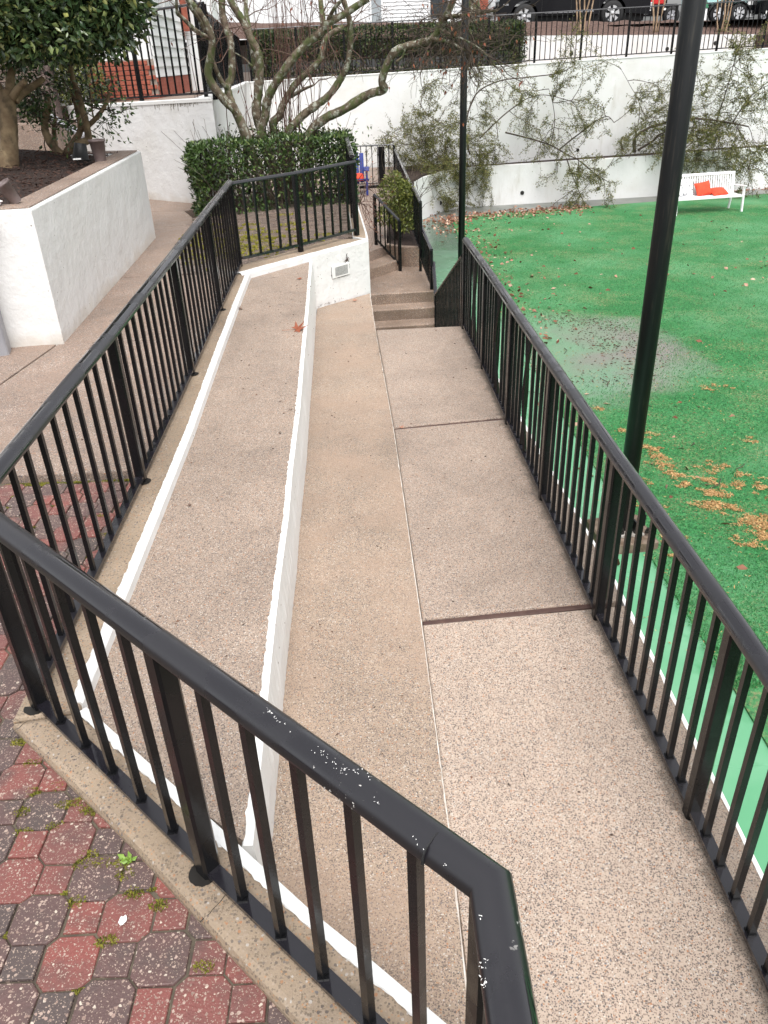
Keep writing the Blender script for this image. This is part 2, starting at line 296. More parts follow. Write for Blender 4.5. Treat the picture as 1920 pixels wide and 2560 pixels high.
# ------------------------------------------------------------------ mesh helpers
class MB:
    def __init__(s): s.v = []; s.f = []
    def add(s, vs, fs):
        o = len(s.v); s.v += [tuple(v) for v in vs]; s.f += [tuple(i + o for i in f) for f in fs]; return s
    def box(s, c, size, rz=0.0, bevel=0.0):
        x, y, z = (d / 2 for d in size); ca, sa = math.cos(rz), math.sin(rz)
        if bevel:
            b = bevel; poly = [(-x + b, -y), (x - b, -y), (x, -y + b), (x, y - b), (x - b, y), (-x + b, y), (-x, y - b), (-x, -y + b)]
            rings = []
            for zz, k in ((-z, b), (-z + b, 0), (z - b, 0), (z, b)):
                rings.append([(px * (1 - k / max(x, 1e-6)), py * (1 - k / max(y, 1e-6)), zz) for px, py in poly])
            vs = [p for r in rings for p in r]; n = 8
            fs = [tuple(range(n))[::-1], tuple(range(3 * n, 4 * n))]
            for r in range(3):
                for i in range(n): fs.append((r * n + i, r * n + (i + 1) % n, (r + 1) * n + (i + 1) % n, (r + 1) * n + i))
        else:
            vs = [(sx * x, sy * y, sz * z) for sz in (-1, 1) for sx, sy in ((-1, -1), (1, -1), (1, 1), (-1, 1))]
            fs = [(3, 2, 1, 0), (4, 5, 6, 7), (0, 1, 5, 4), (1, 2, 6, 5), (2, 3, 7, 6), (3, 0, 4, 7)]
        return s.add([(c[0] + px * ca - py * sa, c[1] + px * sa + py * ca, c[2] + pz) for px, py, pz in vs], fs)
    def prism(s, poly, zbot, ztop, bevel=0.0):
        """poly: xy list, counter-clockwise; ztop may be a function of (x, y)"""
        a = sum(poly[i][0] * poly[(i + 1) % len(poly)][1] - poly[(i + 1) % len(poly)][0] * poly[i][1] for i in range(len(poly)))
        if a < 0: poly = poly[::-1]
        n = len(poly); zt = ztop if callable(ztop) else (lambda x, y: ztop); zb = zbot if callable(zbot) else (lambda x, y: zbot)
        rings = [[(x, y, zb(x, y)) for x, y in poly]]
        if bevel:
            ins = []
            for i in range(n):
                p0, p1, p2 = (Vector((*poly[(i + k) % n], 0)) for k in (-1, 0, 1))
                d1 = (p1 - p0).normalized(); d2 = (p2 - p1).normalized()
                n1 = Vector((-d1.y, d1.x, 0)); n2 = Vector((-d2.y, d2.x, 0)); mm = n1 + n2
                mm = mm / max(0.35, mm.length_squared / 2) if mm.length > 1e-6 else n1
                ins.append(mm)
            for k, dz in ((0.0, 1.0), (0.3, 0.3), (1.0, 0.0)):
                rings.append([(x + ins[i].x * bevel * k, y + ins[i].y * bevel * k, zt(x, y) - bevel * dz) for i, (x, y) in enumerate(poly)])
        else: rings.append([(x, y, zt(x, y)) for x, y in poly])
        vs = [p for r in rings for p in r]; R = len(rings)
        fs = [tuple(range(n))[::-1], tuple(range((R - 1) * n, R * n))]
        for r in range(R - 1):
            for i in range(n): fs.append((r * n + i, r * n + (i + 1) % n, (r + 1) * n + (i + 1) % n, (r + 1) * n + i))
        return s.add(vs, fs)
    def tube(s, path, radii, n=6, cap=True):
        pts = [Vector(p) for p in path]; L = len(pts)
        if not hasattr(radii, '__len__'): radii = [radii] * L
        vs = []; ref = None
        for i, p in enumerate(pts):
            t = (pts[min(i + 1, L - 1)] - pts[max(i - 1, 0)])
            t = t.normalized() if t.length > 1e-9 else Vector((0, 0, 1))
            if ref is None: ref = Vector((1, 0, 0)) if abs(t.x) < 0.8 else Vector((0, 1, 0))
            u = (ref - t * ref.dot(t)); u = u.normalized() if u.length > 1e-6 else t.orthogonal().normalized()
            w = t.cross(u); ref = u
            for k in range(n):
                a = 2 * math.pi * k / n; vs.append(p + (u * math.cos(a) + w * math.sin(a)) * radii[i])
        fs = []
        for i in range(L - 1):
            for k in range(n): fs.append((i * n + k, i * n + (k + 1) % n, (i + 1) * n + (k + 1) % n, (i + 1) * n + k))
        if cap: fs += [tuple(range(n))[::-1], tuple(range((L - 1) * n, L * n))]
        return s.add(vs, fs)
    def sweep(s, path, prof, closed=True, lat=None):
        """sweep an (lateral, up) profile along a 3D path with mitred corners; lateral points to the right of travel"""
        pts = [Vector(p) for p in path]; L = len(pts); n = len(prof); vs = []
        for i, p in enumerate(pts):
            d1 = (pts[i] - pts[i - 1]) if i else (pts[1] - pts[0]); d2 = (pts[i + 1] - pts[i]) if i < L - 1 else d1
            d1 = Vector((d1.x, d1.y, 0)).normalized(); d2 = Vector((d2.x, d2.y, 0)).normalized()
            n1 = Vector((d1.y, -d1.x, 0)); n2 = Vector((d2.y, -d2.x, 0)); m_ = n1 + n2; m_ = m_ / max(0.4, m_.length_squared / 2)
            for j, (a, b) in enumerate(prof):
                if lat: a += lat(i, j)
                vs.append(p + m_ * a + Vector((0, 0, b)))
        fs = []
        for i in range(L - 1):
            for k in range(n if closed else n - 1): fs.append((i * n + k, (i + 1) * n + k, (i + 1) * n + (k + 1) % n, i * n + (k + 1) % n))
        if closed: fs += [tuple(range(n)), tuple(range((L - 1) * n, L * n))[::-1]]
        return s.add(vs, fs)
    def lathe(s, prof, n=24, c=(0, 0, 0), axis='Z'):
        vs = []
        for r, z in prof:
            for k in range(n):
                a = 2 * math.pi * k / n; x, y = r * math.cos(a), r * math.sin(a)
                q = (x, y, z) if axis == 'Z' else (x, z, y)
                vs.append((c[0] + q[0], c[1] + q[1], c[2] + q[2]))
        fs = []; R = len(prof)
        for i in range(R - 1):
            for k in range(n): fs.append((i * n + k, i * n + (k + 1) % n, (i + 1) * n + (k + 1) % n, (i + 1) * n + k))
        return s.add(vs, fs)
    def mesh(s, name, mat, smooth=False):
        me = bpy.data.meshes.new(name); me.from_pydata(s.v, [], s.f); me.materials.append(MAT[mat])
        if smooth: me.polygons.foreach_set('use_smooth', [True] * len(me.polygons))
        me.update()
        if smooth == 'sharp': me.set_sharp_from_angle(angle=math.radians(42))
        return me
    def build(s, name, mat, parent=None, smooth=False):
        return link(name, s.mesh(name, mat, smooth), parent)
def wloc(o):
    v = Vector(o.location)
    while o.parent is not None:
        o = o.parent; v += Vector(o.location)
    return v
def link(name, me, parent=None, loc=None, rz=0.0):
    o = bpy.data.objects.new(name, me); COL.objects.link(o)
    if parent is not None:
        o.parent = parent; o.location = Vector(loc or (0, 0, 0)) - wloc(parent)   # vertices are in world metres
    elif loc is not None: o.location = loc
    o.rotation_euler = (0, 0, rz)
    return o
def thing(name, label, cat, loc=(0, 0, 0), group=None):
    o = bpy.data.objects.new(name, None); COL.objects.link(o); o.location = loc; o.empty_display_size = 0.1
    o['label'] = label; o['category'] = cat
    if group: o['group'] = group
    return o
def tag(o, label, cat, group=None):
    o['label'] = label; o['category'] = cat
    if group: o['group'] = group
    return o
def struct(o, label=None):
    o['kind'] = 'structure'
    if label: o['label'] = label
    return o
def stuff(o, label=None):
    o['kind'] = 'stuff'
    if label: o['label'] = label
    return o
def spline(pts, sub=4):
    P = [Vector(p) for p in pts]; out = []
    for i in range(len(P) - 1):
        p0, p1, p2, p3 = P[max(i - 1, 0)], P[i], P[i + 1], P[min(i + 2, len(P) - 1)]
        for k in range(sub):
            t = k / sub
            out.append(0.5 * ((2 * p1) + (p2 - p0) * t + (2 * p0 - 5 * p1 + 4 * p2 - p3) * t * t + (3 * p1 - p0 - 3 * p2 + p3) * t ** 3))
    out.append(P[-1]); return out
def leaves(name, mat, pos, dirs, size, width=0.45, parent=None, fold=0.25, jitter=0.35):
    """many small folded leaves as one mesh: pos (N,3), dirs (N,3) pointing along each leaf"""
    N = len(pos); pos = np.asarray(pos, float); d = np.asarray(dirs, float)
    d /= np.linalg.norm(d, axis=1, keepdims=True) + 1e-9
    r = rng.normal(size=(N, 3)); u = np.cross(d, r); u /= np.linalg.norm(u, axis=1, keepdims=True) + 1e-9
    w = np.cross(u, d); s = size * (1 + jitter * rng.uniform(-1, 1, (N, 1)))
    tip = pos + d * s; mid = pos + d * s * 0.5 - w * s * fold * 0.3
    a = pos + d * s * 0.45 + u * s * width * 0.5 + w * s * fold * 0.25; b = pos + d * s * 0.45 - u * s * width * 0.5 + w * s * fold * 0.25
    V = np.stack([pos, a, tip, b, mid], axis=1).reshape(-1, 3)
    i = np.arange(N)[:, None] * 5
    F = np.concatenate([i + np.array([[0, 4, 1]]), i + np.array([[4, 2, 1]]), i + np.array([[0, 3, 4]]), i + np.array([[4, 3, 2]])], axis=1).reshape(-1, 3)
    me = bpy.data.meshes.new(name); me.vertices.add(len(V)); me.vertices.foreach_set('co', V.ravel())
    me.loops.add(F.size); me.loops.foreach_set('vertex_index', F.ravel().astype(np.int32))
    me.polygons.add(len(F)); me.polygons.foreach_set('loop_start', (np.arange(len(F)) * 3).astype(np.int32))
    me.update(calc_edges=True); me.materials.append(MAT[mat])
    return link(name, me, parent)
def unit(n):
    v = rng.normal(size=(n, 3)); return v / np.linalg.norm(v, axis=1, keepdims=True)

# ------------------------------------------------------------------ heights of the place
PAVE = -0.04
def g(y): return -0.04 + 0.0245 * max(0.0, y - 2.6)           # the left path climbs gently away
def kerb_z(y): return 0.026 * max(0.0, y - 2.0)
def up_z(y): return -0.045 + 0.0241 * max(0.0, y - 2.0)        # upper slab
def mid_z(y): return -0.362 - 0.006 * max(0.0, y - 1.0)        # middle slab
WALK = -0.37; LAND = -1.2; LOW = -0.87; FLOOR = -2.05

# ------------------------------------------------------------------ ground and large structure
struct(MB().add([(-300, -300, -2.6), (300, -300, -2.6), (300, 600, -2.6), (-300, 600, -2.6)], [(0, 1, 2, 3)]).build('ground', 'soil'))
# brick terrace under the camera: sand bed, then every paver
bed = struct(MB().prism([(-9, -4), (0.1, -4), (0.1, 0.7), (-1.33, 2.2), (-1.33, 4.03), (-9, 4.03)], -2.5, PAVE - 0.009).build('brick_paving', 'joint_sand'))
U = 0.1235; wo_, ws_ = 0.0735, 0.0465; ch = wo_ - ws_
def paver_mesh(poly, mat, name):
    b = MB(); n = len(poly); rings = []
    for k, z in ((1.0, -0.04), (1.0, -0.005), (0.975, -0.001), (0.94, 0.0)):
        rings += [(x * k, y * k, z) for x, y in poly]
    fs = [tuple(range(3 * n, 4 * n))]
    for r in range(3):
        for i in range(n): fs.append((r * n + i, r * n + (i + 1) % n, (r + 1) * n + (i + 1) % n, (r + 1) * n + i))
    return b.add(rings, fs).mesh(name, mat)
q = wo_ - 0.0012; e = ws_ - 0.0006
OCT = [(-e, -q), (e, -q), (q, -e), (q, e), (e, q), (-e, q), (-q, e), (-q, -e)]
sq = ws_ - 0.0012; SQ = [(-sq, -sq), (sq, -sq), (sq, sq), (-sq, sq)]
PM = {(s_, c_): paver_mesh(OCT if s_ else SQ, c_, 'paver') for s_ in (0, 1) for c_ in ('red_paver', 'dark_paver')}
def inside(p, poly):
    x, y = p; c = False
    for i in range(len(poly)):
        x1, y1 = poly[i]; x2, y2 = poly[i - 1]
        if (y1 > y) != (y2 > y) and x < (x2 - x1) * (y - y1) / (y2 - y1) + x1: c = not c
    return c
kerb_out = [(0.16, 0.60), (0.1, 0.68), (-0.284, 1.036), (-0.576, 1.324), (-0.799, 1.542), (-1.363, 2.06)]
view_poly = [(-1.27, 2.1), (-1.27, 4.0), (-2.35, 4.0), (-2.35, 2.6), (-1.62, 1.72), (-1.12, 0.98), (-0.72, 0.72), (-0.1, 0.72), (0.0, 0.95), (-0.2, 1.1), (-0.48, 1.36), (-0.72, 1.6)]
ox, oy = -0.884, 1.456; cells = []
for i in range(-14, 10):
    for j in range(-8, 24):
        x, y = ox + i * U, oy + j * U
        if inside((x, y), view_poly): cells.append((x, y, (i + j) % 2 == 0, i, j))
for x, y, octo, i, j in cells:
    if y > 3.98: continue
    if octo: red = ((i - j) // 2) % 2 == 1 if random.random() < 0.8 else random.random() < 0.5
    else: red = random.random() < 0.62
    o = link('paver', PM[(1 if octo else 0, 'red_paver' if red else 'dark_paver')], bed, (x + random.uniform(-.002, .002), y + random.uniform(-.002, .002), PAVE + random.uniform(-0.004, 0.003)), random.uniform(-.03, .03))
    o.rotation_euler.x = random.uniform(-.012, .012); o.rotation_euler.y = random.uniform(-.012, .012)
# moss in the joints
P_, D_ = [], []
def moss_at(x, y, r, n, z=PAVE):
    for _ in range(n):
        a, q_ = random.uniform(0, 6.28), r * math.sqrt(random.random())
        P_.append((x + math.cos(a) * q_, y + math.sin(a) * q_ * 0.6, z - 0.006)); D_.append((random.gauss(0, .5), random.gauss(0, .5), 0.8))
for x, y in [(-1.19, 1.78), (-1.12, 1.80), (-1.07, 1.72), (-1.02, 1.73), (-0.985, 1.70), (-0.965, 1.69), (-1.16, 1.62), (-1.14, 1.57), (-0.93, 1.53), (-0.94, 1.50), (-0.88, 1.50), (-0.82, 1.50), (-0.8, 1.46), (-1.24, 1.9), (-1.32, 2.0), (-1.07, 1.64), (-1.2, 1.70), (-0.76, 1.4), (-0.8, 1.26), (-0.68, 1.36), (-0.52, 1.18), (-0.6, 1.02), (-0.92, 1.38), (-1.4, 2.5), (-1.42, 2.9), (-1.45, 3.2), (-1.5, 3.6), (-1.43, 3.4)]:
    moss_at(x, y, 0.03, 150)
for i in range(60):
    moss_at(random.uniform(-2.2, -1.38), 3.995 + random.uniform(-.012, .012), 0.015, 30)
for x, y, octo, i, j in cells:
    if octo and random.random() < 0.3:
        s_ = random.choice((-1, 1)); moss_at(x + s_ * wo_, y + random.choice((-1, 1)) * ws_, 0.012, 40)
stuff(leaves('moss', 'moss', P_, D_, 0.009, 0.6), 'yellow green moss growing in the joints of the brick paving')
# left path: slabs with open joints
path = bpy.data.objects.new('path', None); COL.objects.link(path); struct(path)
def slab(poly, zf, mat, parent, bot=-2.5, bev=0.008, name='slab'):
    return MB().prism(poly, bot, zf, bev).build(name, mat, parent)
gz = lambda x, y: g(y)
slab([(-9, 4.05), (-3.02, 4.05), (-2.66, 6.34), (-9, 6.34)], gz, 'path_concrete', path)
slab([(-3.0, 4.05), (-1.30, 4.05), (-1.345, 6.34), (-2.64, 6.34)], gz, 'path_concrete', path)
slab([(-9, 6.355), (-1.33, 6.355), (-1.40, 8.40), (-9, 8.40)], gz, 'path_concrete', path)
slab([(-9, 8.415), (-2.16, 8.415), (-2.42, 10.98), (-2.75, 10.98), (-9, 10.98)], gz, 'path_concrete', path)
slab([(-9, 10.995), (-2.42, 10.995), (-2.5, 11.52), (-2.72, 12.05), (-9, 12.6)], gz, 'path_concrete', path)
slab([(-9, 12.615), (-2.76, 12.07), (-2.2, 12.3), (-2.2, 13.2), (-9, 15)], gz, 'path_concrete', path)
# old brick terrace behind the low fence, mossy
tz = 0.125
tb = struct(MB().prism([(-2.15, 8.42), (-1.40, 8.43), (-0.20, 9.72), (-0.36, 12.33), (-0.5, 13.1), (-2.2, 13.1), (-2.5, 11.5), (-2.41, 10.98)], -2.5, lambda x, y: g(y) - 0.012).build('brick_terrace', 'joint_sand'))
bm_ = MB().box((0, 0, -0.02), (0.196, 0.094, 0.04), 0, 0.004).mesh('brick', 'brown_paver')
poly = [(-2.14, 8.46), (-1.42, 8.47), (-0.25, 9.76), (-0.4, 12.25), (-2.46, 11.55), (-2.4, 10.9)]
cnt = 0; tp, td = [], []
for j in range(60):
    for i in range(-2, 16):
        x = -2.5 + i * 0.2 + (0.1 if j % 2 else 0); y = 8.4 + j * 0.0985
        if inside((x, y), poly):
            o = link('brick', bm_, tb, (x + random.uniform(-.003, .003), y, g(y) + random.uniform(-.006, .004)), random.uniform(-.02, .02)); cnt += 1
            if random.random() < 0.42 * math.exp(-((y - 9.6) / 1.1) ** 2) * (1.2 if x < -0.9 else 0.5):
                for _ in range(130):
                    if random.random() < .5: dx, dy = random.uniform(-.1, .1), random.choice((-.049, .049)) + random.gauss(0, .009)
                    else: dx, dy = random.choice((-.1, .1)) + random.gauss(0, .009), random.uniform(-.05, .05)
                    tp.append((x + dx, y + dy, g(y) - 0.004)); td.append((random.gauss(0, .5), random.gauss(0, .5), .8))
stuff(leaves('moss_patch', 'yellow_moss', tp, td, 0.02, 0.7), 'bright yellow moss in the joints of the old brick terrace')
# kerb: front run and left run, one L of cast concrete with rounded edges
kin_l = [(-1.135, 2.10), (-1.15, 3.42), (-1.165, 4.45), (-1.21, 5.74), (-1.25, 7.1), (-1.272, 8.137)]
kout_l = [(-1.36, 2.06), (-1.365, 4.0), (-1.40, 6.4), (-1.45, 8.45)]
kerb = thing('concrete_kerb', 'worn tan concrete kerb carrying the nearest black railing along the brick paving', 'kerb', (-0.6, 1.6, 0))
front = [(0.145, 0.94), (-0.135, 1.20), (-0.255, 1.30), (-0.71, 1.735), (-1.10, 2.10)]
MB().prism([(0.1, -3), (0.19, -3), (0.19, 0.9), (0.145, 0.94), (-0.135, 1.20), (-0.71, 1.735), (-1.135, 2.10), (-1.363, 2.06), (-0.799, 1.542), (-0.284, 1.036), (0.1, 0.68)], -2.5, lambda x, y: 0.0, 0.024).build('front_run', 'kerb_concrete', kerb)
MB().prism([(-1.137, 2.104)] + kin_l[1:] + [(-1.33, 8.05), (-1.455, 8.42)] + kout_l[::-1][1:-1] + [(-1.362, 2.07)], -2.5, lambda x, y: kerb_z(y), 0.014).build('side_run', 'kerb_concrete', kerb)
# upper slab, its white edging and the white strip wall
s2t = [(-0.443, 1.542), (-0.48, 2.6), (-0.488, 2.979), (-0.494, 3.453), (-0.514, 3.974), (-0.532, 4.854), (-0.565, 5.70), (-0.609, 6.993), (-0.678, 8.75)]
upper = struct(MB().prism([(-1.1, 2.05), (-1.14, 2.2)] + kin_l[1:] + [(-0.684, 8.74)] + s2t[::-1][1:], -2.5, lambda x, y: up_z(y)).build('upper_slab', 'slab_aggregate'))
def jit(path3, step=0.05):
    out = []
    for a, b in zip(path3[:-1], path3[1:]):
        n = max(1, int((Vector(b) - Vector(a)).length / step))
        out += [tuple(Vector(a).lerp(Vector(b), k / n)) for k in range(n)]
    return out + [tuple(path3[-1])]
def rough_edge(cols, amp=0.006):
    r_ = random.Random(3); vals = {}
    def f(i, j):
        if j not in cols: return 0.0
        if (i, j) not in vals: vals[(i, j)] = r_.gauss(0, amp) * (1.0 if r_.random() < 0.75 else 2.2)
        return vals[(i, j)]
    return f
edging = thing('white_kerb_edging', 'rough white painted edging along the inner top of the kerb round the upper slab', 'painted edging', (-1.2, 4, 0))
pl = jit([(x, y, kerb_z(y)) for x, y in [(-1.135, 2.14)] + kin_l[1:]], 0.022)
hgt = lambda i: 0
mb = MB()   # travelling away from camera: lateral + is to the right
mb.sweep(pl, [(-0.038, 0.004), (-0.034, 0.006), (-0.004, 0.004), (0.005, -0.006), (0.009, -0.07), (0.002, -0.07), (-0.02, -0.01), (-0.036, 0.0)], True, rough_edge((0, 1, 7), 0.0018))
mb.build('side_band', 'white_edge_paint', edging)
pl = jit([(-1.118, 2.105, 0), (-0.71, 1.722, 0), (-0.255, 1.287, 0), (-0.135, 1.185, 0), (0.15, 0.93, 0)], 0.018)
MB().sweep(pl, [(0.022, 0.001), (0.022, 0.005), (-0.014, 0.004), (-0.02, -0.01), (-0.022, -0.1), (-0.015, -0.1)], True, rough_edge((0, 1), 0.0016)).build('front_band', 'white_edge_paint', edging)
strip = thing('white_strip_wall', 'low white painted wall face running down between the two concrete slabs', 'low wall', (-0.5, 4, -0.2))
pl = jit([(x, y, up_z(y)) for x, y in s2t], 0.02)
mb = MB(); vs = []; fs = []; r_ = random.Random(5)
for i, p in enumerate(pl):
    xb = p[0] + 0.012; zb = mid_z(p[1])
    j1, j2 = r_.gauss(0, .0022), r_.gauss(0, .0018)
    vs += [(p[0] - 0.022 + j1 - (0.007 if r_.random() < .04 else 0), p[1], p[2] + 0.003), (p[0] + 0.006, p[1], p[2] + 0.002), (xb + 0.003 + r_.gauss(0, .002), p[1], (p[2] + zb) / 2), (xb + j2 * .4, p[1], zb - 0.004), (p[0] - 0.03, p[1], zb - 0.02), (p[0] - 0.03, p[1], p[2] - 0.01)]
for i in range(len(pl) - 1):
    for k in range(6): fs.append((i * 6 + k, (i + 1) * 6 + k, (i + 1) * 6 + (k + 1) % 6, i * 6 + (k + 1) % 6))
fs += [(0, 1, 2, 3, 4, 5), tuple(range((len(pl) - 1) * 6, len(pl) * 6))[::-1]]
mb.add(vs, fs).build('wall_face', 'white_edge_paint', strip)
# middle slab
edge_r = [(0.187, 1.0), (0.187, 1.80), (0.162, 3.0), (0.13, 4.2), (0.099, 5.29), (0.05, 6.5), (-0.006, 7.75), (-0.061, 9.36)]
middle = struct(MB().prism([(-0.40, 1.46), (0.185, 0.92)] + edge_r[1:] + [(-0.66, 8.79)] + [(x - 0.02, y) for x, y in s2t[::-1][1:]], -2.5, lambda x, y: mid_z(y), 0.004).build('middle_slab', 'tan_aggregate'))
pl = jit([(x - 0.004, y, mid_z(y)) for x, y in [(0.187, .93)] + edge_r[1:]], 0.04)
mb = MB(); mb.sweep(pl, [(0.0, 0.0015), (0.0045, 0.0015), (0.0045, -0.03), (0.002, -0.03)], True, rough_edge((0,), 0.0008)).build('white_paint_line', 'faded_white_paint', None)
tag(bpy.data.objects['white_paint_line'], 'thin chipped white paint line along the right edge of the tan slab', 'paint line')
# walkway slabs with plank-filled joints, rounded outer lip painted white
walk = bpy.data.objects.new('walkway', None); COL.objects.link(walk); struct(walk)
def ex(y):   # left edge of walkway follows the middle slab edge
    for (x0, y0), (x1, y1) in zip(edge_r[:-1], edge_r[1:]):
        if y <= y1: return x0 + (x1 - x0) * (y - y0) / (y1 - y0) + 0.003
    return edge_r[-1][0]
def ox_(y): return 1.205 - 0.012 * max(0, y - 1.5) if y < 3.4 else 1.182 - 0.0585 * (y - 3.4)
def wslab(y0a, y0b, y1a, y1b, first=False, last=False):
    ys = [y0a + (y1a - y0a) * k / 4 for k in range(5)]; yo = [y0b + (y1b - y0b) * k / 4 for k in range(5)]
    left = [(ex(y) if y > 1.0 else 0.19, y) for y in ys]; right = [(ox_(y), y) for y in yo]
    if last: right[-1] = (ox_(y1b) - 0.06, y1b); right.insert(-1, (ox_(y1b), y1b - 0.07))
    slab(left + right[::-1], lambda x, y: WALK - (0.004 if y > 7.7 else 0), 'walkway_aggregate' if y0a < 1 else 'dimmed_walkway_aggregate', walk, -2.5, 0.012)
wslab(-3, -3, 2.985, 3.075); wslab(3.03, 3.12, 5.295, 5.415); wslab(5.33, 5.45, 7.77, 7.79, last=True)
for (xa, ya, xb, yb) in [(0.166, 3.007, 1.015, 3.098), (0.103, 5.312, 0.925, 5.43)]:
    a = math.atan2(yb - ya, xb - xa); L = math.hypot(xb - xa, yb - ya)
    MB().box(((xa + xb) / 2, (ya + yb) / 2, WALK - 0.035), (L, 0.036, 0.05), a, 0.006).build('joint_plank', 'joint_plank', walk)
pl = jit([(ox_(y) - 0.002, y, WALK) for y in (-1, 0.5, 1.5, 2.2, 3.0, 3.4, 4.5, 5.4, 6.5, 7.7)], 0.06)
lip = MB().sweep(pl, [(-0.016, 0.002), (0.0, 0.004), (0.007, -0.01), (0.007, -0.14), (-0.005, -0.14)], True, rough_edge((0,), 0.003)).build('white_lip', 'white_edge_paint')
tag(lip, 'white painted lip on the outer walkway edge above the green floor', 'paint line')
# stairs down from the walkway, floor-level gap, then stairs up to the landing
steps = bpy.data.objects.new('steps', None)
COL.objects.link(steps); struct(steps)
for k in range(7):
    zt_ = WALK - 0.166 * (k + 1); y0 = 7.80 + 0.45 * k
    slab([(-0.03, y0), (0.86, y0), (0.86, y0 + 0.45), (-0.03, y0 + 0.45)], lambda x, y, z=zt_: z, 'step_concrete', steps, -2.5, 0.012, 'step')
NX0, NX1 = -0.24, 0.94
for k in range(4):
    zt_ = LAND - 0.165 * k; y0 = 12.36 - 0.33 * k if k < 3 else 10.95
    far_ = 14.6 if k == 0 else 12.36 - 0.33 * (k - 1)
    pts_ = [(NX0, y0 - 0.035), (NX1, y0 + 0.05), (NX1 - (0.0 if k else 0.06), far_ + 0.05), (NX0, far_ - 0.035)]
    slab(pts_, lambda x, y, z=zt_: z, 'step_concrete', steps, -2.5, 0.014, 'step' if k else 'landing')
    if k < 3: MB().add([(NX0, y0 - 0.039, zt_ - .016), (NX1, y0 + 0.046, zt_ - .016), (NX1, y0 + 0.046, zt_ - .17), (NX0, y0 - 0.039, zt_ - .17), (NX0, y0 - 0.02, zt_ - .016), (NX1, y0 + 0.06, zt_ - .016), (NX1, y0 + 0.06, zt_ - .17), (NX0, y0 - 0.02, zt_ - .17)], [(0, 3, 2, 1), (0, 1, 5, 4), (3, 7, 6, 2), (0, 4, 7, 3), (1, 2, 6, 5)]).build('riser', 'dark_riser', steps)
slab([(-0.9, 12.32), (0.398, 13.88), (0.36, 14.4), (-0.9, 14.4)], lambda x, y: LAND + 0.165, 'step_concrete', steps, -2.4, 0.014, 'step')
# vent wall (front of the brick terrace) and its return along the stairs
vw = thing('vented_wall', 'white retaining wall with a small vent plate at the end of the slabs', 'wall', (-0.7, 8.75, 0))
VA, VB = Vector((-1.342, 8.065)), Vector((-0.053, 9.404)); vd = (VB - VA).normalized(); vn = Vector((vd.y, -vd.x))
def von(s_, off, z): p = VA + vd * s_ + vn * off; return (p.x, p.y, z)
VL = (VB - VA).length
vt = lambda s_: 0.175 + 0.02 * s_ / VL
nseg = 40; vs = []; fs = []; r_ = random.Random(9)
prof = lambda s_: [(0.0, -2.5), (0.0, vt(s_) - 0.02), (-0.012, vt(s_) - 0.004), (-0.07, vt(s_)), (-0.07, vt(s_) - 0.3)]
for i in range(nseg + 1):
    s_ = VL * i / nseg
    for k, (o_, z) in enumerate(prof(s_)): vs.append(von(s_, o_ + (r_.gauss(0, .004) if k == 3 else 0), z))
for i in range(nseg):
    for k in range(4): fs.append((i * 5 + k, (i + 1) * 5 + k, (i + 1) * 5 + k + 1, i * 5 + k + 1))
MB().add(vs, fs).build('wall_face', 'white_masonry_paint', vw)
MB().prism([von(0.02, -0.062, 0)[:2], von(VL, -0.062, 0)[:2], von(VL - 0.15, -0.42, 0)[:2], von(0.0, -0.30, 0)[:2]], -2.4, lambda x, y: 0.172 + 0.015 * (x + 1.3)).build('coping', 'kerb_concrete', vw)
MB().prism([(-0.053, 9.404), (-0.068, 9.8), (-0.215, 12.33), (-0.36, 12.33), (-0.235, 9.62)], -2.5, lambda x, y: 0.19).build('return_wall', 'white_masonry_paint', vw)
MB().prism([(-0.085, 9.52), (-0.09, 9.8), (-0.237, 12.32), (-0.355, 12.32), (-0.23, 9.63)], 0.15, lambda x, y: 0.196).build('return_coping', 'kerb_concrete', vw)
# vent plate: dark bars carry the shade between its louvres
vs0, vs1 = (Vector((-0.479, 8.961)) - VA).length, (Vector((-0.288, 9.16)) - VA).length
vp = MB(); c = von((vs0 + vs1) / 2, 0.004, -0.064); ang = math.atan2(vd.y, vd.x)
plate = vp.box(c, (vs1 - vs0, 0.018, 0.132), ang, 0.003).build('vent_plate', 'white_edge_paint', vw)
for k in range(9):
    c2 = von((vs0 + vs1) / 2 + 0.005, 0.0135, -0.018 - 0.011 * k)
    MB().box(c2, ((vs1 - vs0) * 0.72, 0.003, 0.0035), ang).build('louvre_gap', 'near_black', plate)
def crack(name, parent, pts, w, mat='near_black'):
    b = MB(); r2 = random.Random(len(pts)); P = []
    for a, c in zip(pts[:-1], pts[1:]):
        n_ = max(2, int((Vector(c) - Vector(a)).length / .012))
        P += [Vector(a).lerp(Vector(c), k / n_) + Vector((r2.gauss(0, .002), r2.gauss(0, .002), 0)) for k in range(n_)]
    P.append(Vector(pts[-1])); b.tube(P, [w * r2.uniform(.5, 1.2) for _ in P], 4, False); return b.build(name, mat, parent)
for q_ in ([(vs1 + .003, .012), (vs1 + .006, -.06), (vs1 - .002, -.135)], [(vs1 - .002, -.134), (vs1 - .1, -.136), (vs0, -.131)], [(vs0 - .003, .0), (vs0 - .003, -.12)], [(vs1 - .07, .022), (vs1 - .03, .035), (vs1 + .002, .014)], [(vs1 - .035, .03), (vs1 - .026, .06), (vs1 - .03, .1)]):
    crack('crack', vw, [von(s_, 0.001, z) for s_, z in q_], .0035)
mp_ = [von(vs1 - .03 + random.gauss(0, .018), .003, .028 + random.gauss(0, .008)) for _ in range(60)] + [von(vs1 - .028 + random.gauss(0, .004), .003, .06 + random.gauss(0, .02)) for _ in range(40)] + [von(random.uniform(.9, 1.4), .004, -.385 + random.gauss(0, .006)) for _ in range(40)]
leaves('crack_dirt', 'dark_debris', mp_, unit(len(mp_)), .012, .6, vw)
